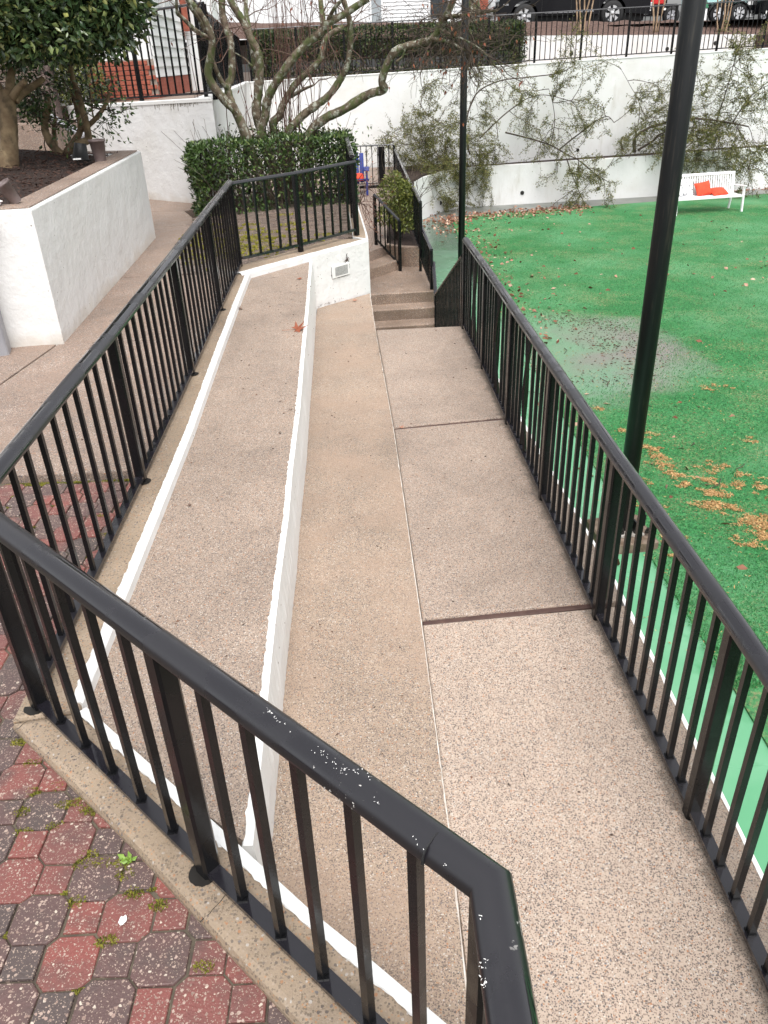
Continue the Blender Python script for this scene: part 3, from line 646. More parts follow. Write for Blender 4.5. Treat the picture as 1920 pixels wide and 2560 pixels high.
crack('crack', kerb, [(-1.30, 2.06, .001), (-1.335, 2.02, -.003), (-1.355, 1.99, -.02)], .0012)
crack('crack', kerb, [(-.472, 1.372, .001), (-.50, 1.335, .001), (-.52, 1.30, .0), (-.545, 1.285, -.012)], .0011)

# ------------------------------------------------------------------ railings
CAP = [(-0.5, 0.0), (-0.5, 0.26), (-0.44, 0.5), (-0.3, 0.72), (-0.1, 0.82), (0.1, 0.82), (0.3, 0.72), (0.44, 0.5), (0.5, 0.26), (0.5, 0.0), (0.36, -0.04), (0.36, -0.25), (-0.36, -0.25), (-0.36, -0.04)]
BAR = [(-0.5, -0.5), (-0.5, 0.5), (0.5, 0.5), (0.5, -0.5)]
def scaled(prof, w, h): return [(a * w, b * h) for a, b in prof]
_bal = {}
def bar_mesh(name, size, h, mat, n=4):
    key = (name, round(size, 4), round(h, 3), mat)
    if key not in _bal:
        b = MB(); x = size / 2; c = size * 0.14
        poly = [(-x + c, -x), (x - c, -x), (x, -x + c), (x, x - c), (x - c, x), (-x + c, x), (-x, x - c), (-x, -x + c)] if size > 0.03 else [(-x, -x), (x, -x), (x, x), (-x, x)]
        b.prism(poly, 0, h); _bal[key] = b.mesh(name, mat)
    return _bal[key]
def bent_mesh(size, h, mat, amp):
    b = MB(); pth = []
    for k in range(9):
        t = k / 8; pth.append((amp * math.sin(math.pi * t) ** 2, amp * 0.3 * math.sin(math.pi * t), h * t))
    b.tube(pth, size * 0.66, 4); return b.mesh('baluster', mat)
def railing(name, label, posts, h=0.83, sp=0.155, post=0.052, bal=0.021, cap=(0.064, 0.042), bot=0.045, botw=0.042, both=0.02, mat='black_rail_paint', capmat=None, holes=None, group='black metal railings', skip=(), bent=(), rails=True, depth=0.03, endx=(0.0, 0.0), cat='railing', extra_cap=None, collar=False, seams=()):
    """posts: (x, y, z of base); consecutive posts are joined; heights follow the bases"""
    t = thing(name, label, cat, posts[0], group)
    P = [Vector(p) for p in posts]
    cw, chh = cap
    top = [(p.x, p.y, p.z + h) for p in P]
    if endx[0]: d = (P[0] - P[1]).normalized(); top[0] = tuple(Vector(top[0]) + d * endx[0])
    if endx[1]: d = (P[-1] - P[-2]).normalized(); top[-1] = tuple(Vector(top[-1]) + d * endx[1])
    if extra_cap: top = top + extra_cap
    # split long cap for smooth shading + slight unevenness
    link('handrail', MB().sweep(top, scaled(CAP, cw, chh)).mesh('handrail', capmat or 'handrail_paint', 'sharp'), t)
    for q_ in seams:
        a_, b_ = Vector(q_[0]), Vector(q_[1]); dn_ = (b_ - a_).normalized(); MB().sweep([tuple(a_), tuple(a_ + dn_ * .0025)], scaled(CAP, cw * 1.012, chh * 1.02)).build('weld_seam', 'tyre_rubber', t)
    for i, p in enumerate(P):
        if i in skip: continue
        d = (P[min(i + 1, len(P) - 1)] - P[max(i - 1, 0)]); rz = math.atan2(d.y, d.x)
        link('post', bar_mesh('post', post, h + depth - 0.004, mat), t, (p.x, p.y, p.z - depth), rz)
        if holes and i in holes:
            b = MB(); n = 26; r_ = random.Random(i)
            b.add([(p.x + holes[i] * 0.012 + math.cos(a * 2 * math.pi / n) * (0.042 + r_.uniform(-.0008, .0008)), p.y - 0.012 + math.sin(a * 2 * math.pi / n) * (0.042 + r_.uniform(-.003, .003)), p.z + 0.003) for a in range(n)], [tuple(range(n))])
            b.build('post_hole_disc', 'near_black', t)  # flat disc on the kerb; the shade inside the hole is its dark colour
    for i, (a, b) in enumerate(zip(P[:-1], P[1:])):
        d = b - a; L = math.hypot(d.x, d.y); rz = math.atan2(d.y, d.x); n = max(1, round(L / sp))
        if bot is not None:
            e_ = post / 2 / L
            p0, p1 = a.lerp(b, e_), a.lerp(b, 1 - e_)
            MB().sweep([(p0.x, p0.y, p0.z + bot), (p1.x, p1.y, p1.z + bot)], scaled(BAR, botw, both)).build('bottom_rail', 'handrail_paint', t)
        z0 = (bot + both / 2) if bot is not None else 0.02
        for k in range(1, n):
            q_ = a.lerp(b, k / n)
            if (i, k) in bent:
                o = link('baluster', bent_mesh(bal, h - z0, mat, bent[(i, k)]), t, (q_.x, q_.y, q_.z + z0), rz)
            else:
                o = link('baluster', bar_mesh('baluster', bal, h - z0 - 0.002, mat), t, (q_.x, q_.y, q_.z + z0), rz)
                o.rotation_euler.x = random.gauss(0, .0025); o.rotation_euler.y = random.gauss(0, .003)
            if collar:
                link('weld_foot', bar_mesh('weld_foot', bal * 1.35, 0.006, mat), o, (q_.x, q_.y, q_.z + z0 - 0.001), rz)
    return t
railing('railing', 'nearest black railing crossing the foreground diagonally, with chipped paint on its handrail', [(-1.285, 2.14, 0.0), (-0.545, 1.435, 0.0), (0.148, 0.782, 0.0), (0.152, -0.32, 0.0), (0.152, -1.3, 0.0)], h=0.835, sp=0.163, bot=0.02, mat='black_rail_paint', capmat='chipped_rail_paint', holes={0: -1.0, 1: -1.2}, cap=(0.072, 0.044), botw=0.044, both=0.016, bal=0.022, post=0.056, collar=True, seams=[((0.062, .857, .835), (.15, .78, .835))])
lp = [(-1.32, 3.81), (-1.345, 5.385), (-1.378, 6.91), (-1.405, 8.41)]
railing('railing', 'black railing on the left kerb beside the concrete path', [(-1.31, 2.19, 0.005)] + [(x, y, kerb_z(y)) for x, y in lp], h=0.81, sp=0.150, bot=0.03, holes={1: 1.0, 2: 1.0, 3: 1.0}, skip=(0,), botw=0.044, both=0.02, capmat='handrail_paint', cap=(0.07, 0.044), bal=0.02, seams=[((-1.352, 5.8, 0.81 + .096), (-1.378, 6.91, .81 + .128))])
railing('railing', 'short black railing in front of the mossy brick terrace and clipped hedge', [(-1.395, 8.43, 0.167), (-0.805, 8.96, 0.178), (-0.19, 9.675, 0.19)], h=0.80, sp=0.135, bot=0.075, skip=(0,), botw=0.03, both=0.025, cap=(0.06, 0.03), endx=(0.0, 0.02))
railing('railing', 'black railing on the terrace edge running behind the clipped hedge', [(-0.2, 9.74, 0.19), (-0.255, 10.9, 0.19), (-0.305, 12.0, 0.19), (-0.335, 13.1, 0.19), (-0.9, 13.15, 0.19), (-1.9, 13.12, 0.19), (-2.45, 11.95, 0.18)], h=0.85, sp=0.14, bot=0.075, skip=(0,), botw=0.03, both=0.025, cap=(0.06, 0.03))
rp = [(1.068, 0.69), (1.052, 1.845), (1.012, 2.985), (0.98, 4.165), (0.948, 5.315), (0.922, 6.515), (0.882, 7.70)]
railing('railing', 'long black railing along the right edge of the walkway above the green court', [(1.08, -0.4, WALK)] + [(x, y, WALK) for x, y in rp], h=0.845, sp=0.1165, bot=0.035, cap=(0.066, 0.042), botw=0.042, both=0.018, bent={(4, 5): 0.05, (4, 6): -0.03, (5, 4): 0.07, (5, 5): -0.02, (6, 4): 0.04, (6, 6): -0.03}, capmat='handrail_paint', collar=True, seams=[((.935, 5.9, .845 + WALK), (.922, 6.515, .845 + WALK)), ((.985, 4.0, .845 + WALK), (.98, 4.165, .845 + WALK))])
rail = thing('stair_railing', 'black handrail dropping steeply from the far end of the walkway to the green floor', 'railing', (0.9, 9, -1), 'black metal railings')
def slope_rail(t, a, b, h, n, drop_bot=0.1, post=0.045, bal=0.019, p0=True, p1=True, cap=(0.055, 0.03)):
    a, b = Vector(a), Vector(b)
    link('handrail', MB().sweep([(a.x, a.y, a.z + h), (b.x, b.y, b.z + h)], scaled(CAP, *cap)).mesh('handrail', 'handrail_paint', 'sharp'), t)
    MB().sweep([(a.x, a.y, a.z + drop_bot), (b.x, b.y, b.z + drop_bot)], scaled(BAR, 0.03, 0.025)).build('bottom_rail', 'black_rail_paint', t)
    d = b - a; rz = math.atan2(d.y, d.x)
    for f, p in ((p0, a), (p1, b)):
        if f: link('post', bar_mesh('post', post, h - 0.004 + (0.02 if f is True else f), 'black_rail_paint'), t, (p.x, p.y, p.z - (0.02 if f is True else f)), rz)
    for k in range(1, n):
        q_ = a.lerp(b, k / n)
        link('baluster', bar_mesh('baluster', bal, h - drop_bot - 0.012, 'black_rail_paint'), t, (q_.x, q_.y, q_.z + drop_bot + 0.01), rz)
slope_rail(rail, (0.872, 7.79, -0.50), (0.85, 10.95, -1.70), 0.81, 22, 0.12)
rail = thing('stair_railing', 'black railing down the right side of the far steps, lowest flight', 'railing', (0.95, 11.5, -2), 'black metal railings')
slope_rail(rail, (0.90, 11.45, -2.06), (0.935, 12.55, -1.6), 0.80, 9, 0.14, p0=True, p1=0.02)
rail = thing('stair_railing', 'black railing beside the far landing between two taller posts', 'railing', (0.9, 13, -1.2), 'black metal railings')
slope_rail(rail, (0.90, 12.5, -1.2), (0.80, 13.75, -1.02), 0.60, 9, 0.06, p0=True, p1=0.2)
rail = thing('stair_railing', 'small black handrail with five bars beside the two upper steps', 'railing', (0.25, 14.1, -1), 'black metal railings')
slope_rail(rail, (0.452, 13.83, -1.2), (0.055, 14.46, -0.87), 0.83, 5, 0.10, post=0.05)
railing('railing', 'black railing from the landing towards the far blue chair, seen end on', [(0.79, 13.4, -0.86), (0.74, 16.2, -0.87), (0.70, 19.2, -0.87), (0.66, 22.2, -0.87)], h=0.83, sp=0.15, bot=0.08, cap=(0.055, 0.03))
ff = railing('railing', 'far black railing with one wide dark post behind the blue chair', [(-0.95, 22.2, -0.9), (0.64, 22.25, -0.9)], h=0.96, sp=0.14, bot=0.06, cap=(0.05, 0.03), skip=(), post=0.05)
MB().box((0.31, 22.23, -0.43), (0.17, 0.05, 0.93)).build('wide_post', 'black_rail_paint', ff)
MB().box((0.02, 21.6, -0.86), (0.62, 0.09, 0.11)).build('base_beam', 'black_rail_paint', ff)

# ------------------------------------------------------------------ lower ground: floor, turf, apron, beds
struct(MB().prism([(1.0, -4), (2.7, -4), (2.7, 23.4), (1.6, 24.6), (0.9, 24.4), (0.9, 10), (-0.6, 10.2), (-0.6, 9.2), (0.7, 9.0), (0.8, 7.9)], -2.5, lambda x, y: FLOOR - 0.004).build('green_path', 'green_floor_paint'))
turf_poly = [(2.5, -4), (2.49, 4.0), (2.47, 4.88), (2.44, 5.77), (2.385, 7.75), (2.34, 9.3), (2.32, 10.46), (2.29, 11.6), (2.24, 12.6), (2.17, 14.04), (2.06, 18.0), (2.06, 18.7), (2.21, 21.1), (2.25, 22.9), (2.75, 23.95), (8.6, 25.05), (14, 25.9), (30, 28), (60, 20), (60, -4)]
struct(MB().prism(turf_poly, -2.5, lambda x, y: FLOOR + 0.012).build('turf', 'synthetic_turf'))
struct(MB().prism([(1.7, 23.4), (2.3, 23.0), (2.8, 24.0), (8.6, 25.1), (14, 26.0), (30, 28.2), (30, 30.5), (12.9, 27.2), (1.4, 25.2)], -2.5, lambda x, y: FLOOR + 0.004).build('concrete_apron', 'grey_apron'))
pw = thing('planter_wall', 'low white retaining wall with round weep holes behind the green court', 'wall', (6, 26, -2))
PW = [(0.95, 22.4), (1.4, 23.6), (2.05, 24.75), (2.95, 25.45), (8.9, 26.05), (13, 26.75), (30, 29.6)]
back = [(x - 0.05, y + 0.22) for x, y in PW]
MB().prism(PW + back[::-1], -2.4, lambda x, y: -0.93 + 0.011 * (x - 2.9)).build('wall_face', 'weathered_white_wall', pw)
def on_line(L, x):
    for (x0, y0), (x1, y1) in zip(L[:-1], L[1:]):
        if x0 <= x <= x1: return y0 + (y1 - y0) * (x - x0) / (x1 - x0)
    return L[-1][1]
for x, z in [(2.05, -1.78), (4.65, -1.72), (7.05, -1.72), (10.2, -1.7)]:
    MB().lathe([(0.0, 0.012), (0.06, 0.012), (0.06, -0.012), (0, -0.012)], 16, (x, on_line(PW, x) - 0.004, z), 'Y').build('weep_hole', 'near_black', pw)
MB().box((7.2, on_line(PW, 7.2) - 0.004, -1.45), (0.03, 0.01, 1.1), 0.1).build('joint', 'white_edge_paint', pw)
bed2 = struct(MB().prism([(x - 0.03, y + 0.2) for x, y in PW] + [(30, 30.4), (12.9, 27.75), (2.9, 26.35), (0.9, 26.0)], -2.4, lambda x, y: -0.97 + 0.011 * (x - 2.9)).build('planting_bed', 'mulch_soil'))
# long back wall
def lw_y(x): return 26.5 + 0.14 * (x - 2.9)
lw = thing('back_wall', 'tall white back wall below the long black fence', 'wall', (6, 27, -1))
lz = lambda x, y: 1.6 + 0.0193 * x
for a, b in ((-3.4, 5.0), (5.0, 14.0), (14.0, 30.0)):
    MB().prism([(a, lw_y(a)), (b, lw_y(b)), (b, lw_y(b) + 0.3), (a, lw_y(a) + 0.3)], -2.4, lz).build('wall_section', 'weathered_white_wall', lw)
    MB().prism([(a + .002, lw_y(a) - 0.015), (b - .002, lw_y(b) - 0.015), (b - .002, lw_y(b) + 0.32), (a + .002, lw_y(a) + 0.32)], lambda x, y: lz(x, y) + 0.0, lambda x, y: lz(x, y) + 0.03, 0.01).build('coping', 'white_edge_paint', lw)
for x, z in [(6.6, -0.72), (10.4, -0.62), (8.75, -0.35)]:
    MB().lathe([(0.0, 0.012), (0.05, 0.012), (0.05, -0.012), (0, -0.012)], 16, (x, lw_y(x) - 0.004, z), 'Y').build('weep_hole', 'near_black', lw)
fx = [-3.3, -1.95, -0.6, 0.8, 2.2, 3.63, 5.05, 6.47, 7.92, 9.35, 10.81, 12.31, 13.8, 15.3]
railing('fence', 'long black metal fence along the top of the tall back wall', [(x, lw_y(x) + 0.12, lz(x, 0) + 0.03) for x in fx], h=1.26, sp=0.155, bot=0.07, post=0.06, bal=0.02, cap=(0.045, 0.03), both=0.03, botw=0.03, cat='fence')
# ramp wall at left, its return, fences on it
C1 = Vector((-2.15, 12.26)); C0 = Vector((-4.75, 13.995)); C2 = Vector((-3.38, 25.6))
rw = thing('ramp_wall', 'white ramp wall with dark drips under its edge, behind the left planter', 'wall', (-4, 13.5, 0.5))
d0 = (C1 - C0).normalized(); n0 = Vector((-d0.y, d0.x))
rz_ = lambda x, y: 1.53 + 0.035 * (x + 4.48)
rwf = lambda x, y: min(1.64, rz_(x, y))
a_, b_ = C0, C1
pts_ = [(a_.x, a_.y)] + [(a_.x + (b_.x - a_.x) * k / 8, a_.y + (b_.y - a_.y) * k / 8) for k in range(1, 9)] + [(C1.x - 0.06, C1.y + 0.5), (C2.x, C2.y)]
inn = [(C2.x - 0.3, C2.y), (C1.x - 0.36, C1.y + 0.5), (C1.x - 0.2, C1.y + 0.33), (C0.x + n0.x * 0.28, C0.y + n0.y * 0.28)]
MB().prism(pts_ + inn, -2.4, rwf).build('wall_face', 'ramp_white_paint', rw)
cp = MB(); cp.sweep([(x, y, rwf(x, y)) for x, y in pts_], [(0.010, -0.04), (0.010, 0.0), (-0.02, 0.012), (-0.09, 0.012), (-0.09, -0.01), (0.002, -0.01), (0.002, -0.04)]).build('edge_band', 'white_edge_paint', rw)
dr = MB(); r_ = random.Random(4)
for k in range(130):   # mould drips below the edge
    t = r_.choice([r_.gauss(0.78, .05), r_.gauss(0.85, .04), r_.gauss(0.42, .02), r_.uniform(.1, .98)]);
    if not 0.02 < t < 0.99: continue
    x = C0.x + (C1.x - C0.x) * t; y = C0.y + (C1.y - C0.y) * t; L = abs(r_.gauss(0.0, .035)) + 0.006
    z = rwf(x, y) - 0.042
    dr.box((x + n0.x * 0.0, y - 0.0015, z - L / 2), (r_.uniform(.003, .01), 0.004, L), math.atan2(d0.y, d0.x))
dr.build('mould_drips', 'dark_mould', rw)
struct(MB().prism([(C0.x, C0.y + .4)] + [(x + n0.x * 0.29, y + n0.y * 0.29) for x, y in pts_[1:8]] + [(C1.x - 0.4, C1.y + 0.7), (C2.x - 0.35, C2.y), (-12, 27), (-12, 14.4)], -2.4, lambda x, y: rwf(x, y) + 0.004).build('ramp_path', 'path_concrete'))
def rwp(t, off=0.12):
    x = C0.x + (C1.x - C0.x) * t; y = C0.y + (C1.y - C0.y) * t
    return (x + n0.x * off, y + n0.y * off, rwf(x, y) + 0.005)
railing('fence', 'black metal fence on the ramp wall in front of the white sided house', [rwp(t) for t in (-.5, 0.05, 0.51, 0.985)], h=1.10, sp=0.145, bot=0.06, post=0.055, bal=0.02, cap=(0.045, 0.03), both=0.028, botw=0.03, cat='fence')
sidep = [(C1.x - 0.13, C1.y + 0.32), (-2.52, 14.9), (-2.75, 17.3), (-2.98, 19.8), (-3.22, 22.4), (-3.48, 25.2)]
railing('fence', 'black metal fence running away from the ramp corner, seen nearly edge on', [(x, y, rwf(x, y) - 0.007 * (y - 12.3)) for x, y in sidep], h=1.16, sp=0.15, bot=0.06, post=0.055, bal=0.02, cap=(0.045, 0.03), both=0.028, botw=0.03, cat='fence')
# lower path behind the terrace, planting bed by the steps
struct(MB().prism([(-2.1, 13.25), (-0.3, 13.25), (-0.1, 13.85), (0.17, 14.25), (0.24, 14.42), (0.3, 16.5), (0.66, 20), (0.75, 26), (-3.2, 26)], -2.4, lambda x, y: LOW).build('lower_path', 'path_concrete'))
kb = thing('bed_kerb', 'curved tan kerb of the small mulch bed beside the far landing', 'kerb', (0.5, 14.2, -1))
kp = [(0.20, 14.47), (0.30, 14.32), (0.54, 14.13), (0.95, 14.02)]
MB().prism(kp + [(0.95, 14.14), (0.56, 14.25), (0.38, 14.4), (0.28, 14.52)], -2.4, lambda x, y: LOW + 0.01, 0.012).build('kerb_wall', 'step_concrete', kb)
struct(MB().prism([(0.28, 14.5), (0.38, 14.4), (0.56, 14.26), (0.95, 14.15), (0.95, 26), (0.66, 26), (0.6, 20), (0.3, 16.5)], -2.4, lambda x, y: LOW - 0.03).build('mulch_bed', 'mulch_soil'))
struct(MB().prism([(-3.3, 22.3), (0.95, 22.3), (1.5, 24), (2.9, 26.3), (-3.3, 25.9)], -2.4, lambda x, y: LOW - 0.02).build('planting_bed', 'mulch_soil'))
# upper lot
struct(MB().prism([(-3.7, lw_y(-3.7) + .3), (30, lw_y(30) + .3), (30, 34), (12.8, 30.2), (5, 29.1), (-4, 28.2)], -2.4, lambda x, y: 1.6 + 0.0193 * x - 0.01).build('upper_path', 'path_concrete'))
lo = thing('upper_wall', 'low white wall with rust marks in front of the mulch bank below the black truck', 'wall', (8, 29, 2))
def lo_y(x): return 28.6 + 0.14 * (x - 2.9)
MB().prism([(4.7, lo_y(4.7)), (12.95, lo_y(12.95)), (12.95, lo_y(12.95) + .25), (4.7, lo_y(4.7) + .25)], 1.5, lambda x, y: 2.475 - 0.026 * (x - 5)).build('wall_face', 'weathered_white_wall', lo)
for x, z in [(6.0 + .65, 1.93), (9.9, 1.95), (11.55, 2.06)]:
    MB().lathe([(0.0, 0.015), (0.06, 0.015), (0.06, -0.012), (0, -0.012)], 16, (x, lo_y(x) - 0.004, z), 'Y').build('weep_hole', 'near_black', lo)
def bank(x, y):
    t = min(1, max(0, (y - lo_y(x)) / 2.6)); return 2.42 - 0.026 * (x - 5) + 0.52 * t
nb = []; fb = []; NXB, NYB = 60, 12
for j in range(NYB + 1):
    for i in range(NXB + 1):
        x = -6 + 26 * i / NXB; y = lo_y(x) + 0.2 + 3.4 * j / NYB
        nb.append((x, y, bank(x, y) + (random.gauss(0, .025) if j else -0.02)))
for j in range(NYB):
    for i in range(NXB): a = j * (NXB + 1) + i; fb.append((a, a + 1, a + NXB + 2, a + NXB + 1))
struct(MB().add(nb, fb).build('mulch_bank', 'upper_mulch'))
struct(MB().prism([(13, 28), (30, 31), (30, 33.5), (13, 30.5)], 1.5, lambda x, y: 2.25).build('mulch_ground', 'upper_mulch'))
struct(MB().add([(-60, 31.2, 2.72), (80, 31.2, 2.72), (80, 160, 2.72), (-60, 160, 2.72)], [(0, 1, 2, 3)]).build('parking_lot', 'asphalt'))

# ------------------------------------------------------------------ left planter
plz = 1.10
pb = thing('planter_box', 'large white planter box with tan coping filled with dark mulch', 'planter', (-3, 7, 0.5))
A_, B_, D_ = (-2.597, 6.356), (-2.734, 10.3), (-6.5, 6.9)
Ko = [(-6.9, 5.74), (-2.985, 6.30), (-2.597, 6.356), (-2.735, 10.30), (-5.8, 10.9)]
Ki = [(-6.9, 6.0), (-3.0, 6.55), (-2.845, 6.575), (-2.985, 10.08), (-5.8, 10.63)]
ptop = lambda x, y: plz + 0.012 * (y - 6.3)
MB().prism(Ko + Ki[::-1], -2.0, ptop, 0.014).build('wall_face', 'planter_white_paint', pb)
MB().sweep([(-6.9, 5.9, plz + 0.004), (-3.0, 6.45, plz + 0.006), (-2.725, 6.49, plz + 0.008), (-2.86, 10.20, plz + 0.054), (-5.8, 10.75, plz + 0.06)], [(-0.115, -0.004), (-0.115, 0.006), (0.092, 0.006), (0.092, -0.004)], True).build('coping', 'path_concrete', pb)
nb = []; fb = []; N = 26
for j in range(N + 1):
    for i in range(N + 1):
        x = -7.0 + (7.0 - 2.86) * i / N; y = 6.1 + 4.35 * j / N
        zz = plz + 0.012 * (y - 6.3) + 0.016 + 0.1 * max(0, min(1, (-3.1 - x) / 1.2)) * max(0, min(1, (y - 8.2) / 1.6)) - 0.05
        nb.append((x, y, zz + random.gauss(0, .012)))
for j in range(N):
    for i in range(N): a = j * (N + 1) + i; fb.append((a, a + 1, a + N + 2, a + N + 1))
mul = struct(MB().add(nb, fb).build('mulch', 'mulch_soil'))
mp = np.column_stack([rng.uniform(-5.6, -2.9, 2600), rng.uniform(6.7, 10.1, 2600), np.full(2600, plz + 0.055)])
mp[:, 2] += -0.025 + 0.012 * (mp[:, 1] - 6.3) + 0.1 * np.clip((-3.1 - mp[:, 0]) / 1.2, 0, 1) * np.clip((mp[:, 1] - 8.2) / 1.6, 0, 1) - 0.03
md = unit(2600); md[:, 2] *= 0.25
stuff(leaves('mulch_chips', 'mulch_chip', mp, md, 0.05, 0.25), 'dark bark chips covering the soil of the planter')
gp = tag(MB().box((-3.05, 6.17, 0.5), (0.15, 0.15, 1.05), 0.25, 0.012).build('metal_post', 'grey_metal'), 'grey square metal post at the left edge beside the planter corner', 'post')
def pot(name, label, c, r, h, tilt, mat, broken=False):
    b = MB().lathe([(r * 0.68, 0), (r * 0.95, h * 0.9), (r * 1.06, h * 0.9), (r * 1.06, h), (r * 0.93, h), (r * 0.9, h * 0.85), (r * 0.6, 0.04), (0, 0.04)], 22)
    o = link(name, b.mesh(name, mat, True), None, c); o.rotation_euler = tilt
    return tag(o, label, 'flower pot', 'plastic pots in the planter')
pot('plant_pot', 'brown plastic plant pot standing upright by the planter corner', (-2.92, 9.3, plz + 0.04), 0.085, 0.22, (0, 0, 0), 'pot_plastic')
pot('plant_pot', 'ribbed black plant pot tipped upside down beside the multi stemmed tree', (-3.15, 9.45, plz + 0.22), 0.09, 0.17, (math.pi * 0.96, 0.15, 0), 'black_plastic')
pot('plant_pot', 'greyish plant pot lying tilted at the left end of the planter coping', (-2.80, 6.62, plz + 0.02), 0.062, 0.17, (0.25, -0.42, 0), 'pot_plastic')
pp = MB()
for k in range(3): pp.box((-2.93 + .012 * k, 6.5 + .01 * k, plz + 0.03 + .01 * k), (0.1, 0.045, 0.006), 0.3 + k)
tag(pp.build('paper_scrap', 'paper_white'), 'crumpled white paper scrap on the planter coping by the tilted pot', 'litter')
tag(MB().box((-3.12, 9.15, plz + 0.09), (0.08, 0.05, 0.012), 0.4).build('paper_scrap', 'paper_white'), 'flat white paper scrap on the mulch by the upright pot', 'litter')

# ------------------------------------------------------------------ house beyond the ramp
hs_ = thing('house', 'white sided house with red brick base beyond the ramp fence', 'house', (-5, 16, 2))
HX, HY = -3.37, 14.4; HX2, HY2 = -3.57, 18.1
MB().prism([(HX - .03, HY + .03), (HX2 - .03, HY2), (-11, HY2), (-11, HY + .03)], 1.0, 7.0).build('wall', 'white_trim', hs_)
dd = Vector((HX2 - HX, HY2 - HY)); LL = dd.length; dd.normalize(); nn = Vector((dd.y, -dd.x))
brm = MB().box((0, 0, 0), (0.19, 0.03, 0.058), 0, 0.004).mesh('brick', 'brick')
mort = MB().prism([(HX, HY), (HX2, HY2), (HX2 - .05, HY2), (HX - .05, HY)], 1.2, 1.86).build('brick_base', 'mortar', hs_)
for k in range(20):
    for r in range(5):
        s_ = 0.1 + 0.2 * k + (0.1 if r % 2 else 0)
        if s_ > LL - .1: continue
        p = Vector((HX, HY)) + dd * s_ + nn * 0.004
        link('brick', brm, mort, (p.x, p.y, 1.60 + 0.058 * r), math.atan2(dd.y, dd.x))
fr = MB().box((HX - 0.55, HY + 0.01, 1.75), (1.1, 0.03, 0.75)).build('brick_front', 'mortar', hs_)
for r in range(8):
    for k in range(5):
        x = HX - 0.1 - 0.2 * k - (0.1 if r % 2 else 0)
        link('brick', brm, fr, (x, HY - 0.012, 1.60 + 0.068 * r), 0)
sb_n = 18
for r in range(sb_n):
    z0 = 1.87 + 0.145 * r
    s0, s1 = 0.0, LL
    b = MB(); a0 = Vector((HX, HY)); vs = []
    for s_ in (s0, s1):
        for o_, z in ((0.0, z0), (0.03, z0), (0.006, z0 + 0.145), (-0.01, z0 + 0.145)):
            p = a0 + dd * s_ + nn * o_; vs.append((p.x, p.y, z))
    b.add(vs, [(0, 1, 2, 3), (4, 7, 6, 5), (0, 4, 5, 1), (1, 5, 6, 2), (2, 6, 7, 3), (3, 7, 4, 0)]).build('siding_board', 'white_siding', hs_)
def side_box(s_, w, z0, z1, off, t, name, mat, par=hs_):
    p = a0 + dd * s_ + nn * off; return MB().box((p.x, p.y, (z0 + z1) / 2), (w, t, z1 - z0), math.atan2(dd.y, dd.x)).build(name, mat, par)
for s_ in (0.75, 1.95):
    f = side_box(s_, 1.05, 2.75, 4.4, 0.05, 0.05, 'window', 'white_trim')
    for k in (-1, 1): side_box(s_ + k * 0.25, 0.42, 2.86, 4.3, 0.078, 0.012, 'pane', 'window_glass', f)
MB().box((HX2 + 0.07, HY2 - .05, 4.2), (0.14, 0.1, 3.2)).build('brick_pilaster', 'brick', hs_)
wp = tag(MB().prism([(HX2 + 0.02, 18.2), (-2.96, 18.2), (-2.96, 18.9), (HX2 + .02, 18.9)], 1.0, 6.0).build('porch_wall', 'white_trim'), 'plain white porch wall between the house and the ramp fence', 'wall')
und = thing('foundation_wall', 'shaded low wall and brick behind the thick tree trunk at far left', 'wall', (-6.6, 12.8, 0.7))
MB().prism([(-10, 12.9), (-4.72, 12.95), (-4.62, 14.0), (-4.9, 14.1), (-10, 13.4)], -2, 1.34).build('wall_face', 'path_concrete', und)
brm2 = MB().box((0, 0, 0), (0.19, 0.03, 0.058), 0, 0.004).mesh('brick', 'brown_paver')
pb2 = MB().box((-7.3, 13.75, 2.0), (5.0, 0.2, 1.5)).build('brick_face', 'dark_paver', und)  # porch shade put into the dark brick and backing colours
for r in range(18):
    for k in range(11): link('brick', brm2, pb2, (-4.95 - .2 * k - (.1 if r % 2 else 0), 13.64, 1.38 + .068 * r), 0)
dp = tag(MB().tube([(-4.75, 13.2, 1.42), (-4.5, 13.1, 1.28), (-4.22, 12.95, 1.15)], 0.05, 8).build('downspout', 'grey_metal'), 'grey downspout elbow low on the ramp wall behind the small tree', 'downspout')

# houses across the parking lot
wh = thing('building', 'long white sided building behind the hedge and bare tree', 'building', (0, 40, 3))
MB().box((-2.6, 43, 6), (15.2, 6, 8)).build('wall', 'white_trim', wh)
for r in range(26):
    MB().add([(0.2, 39.99, 2.7 + .14 * r), (4.75, 39.99, 2.7 + .14 * r), (4.75, 39.95, 2.7 + .14 * r), (0.2, 39.95, 2.7 + .14 * r), (0.2, 39.99, 2.84 + .14 * r), (4.75, 39.99, 2.84 + .14 * r), (4.75, 39.985, 2.84 + .14 * r), (0.2, 39.985, 2.84 + .14 * r)], [(0, 1, 2, 3), (3, 2, 6, 7), (4, 7, 6, 5), (0, 3, 7, 4), (1, 5, 6, 2)]).build('siding_board', 'white_siding', wh)
for x, w, gm in ((0.55, 0.42, 'window_glass'), (3.25, 0.75, 'dark_glass')):
    f = MB().box((x, 39.93, 5.0), (w + .16, 0.06, 3.4)).build('window', 'white_trim', wh)
    MB().box((x, 39.895, 5.0), (w, 0.012, 3.2)).build('pane', gm, f)
MB().box((3.25, 39.85, 3.2), (1.3, 0.2, 0.12)).build('sill', 'white_trim', wh)
MB().box((-1.2, 39.9, 4), (0.07, 0.07, 4)).build('downspout', 'black_rail_paint', wh)
bp = thing('brick_pier', 'red brick pier at the front of the black truck', 'pier', (5.0, 38.8, 3))
pc = MB().box((5.0, 38.8, 5.0), (0.34, 0.4, 5.0)).build('core', 'mortar', bp)
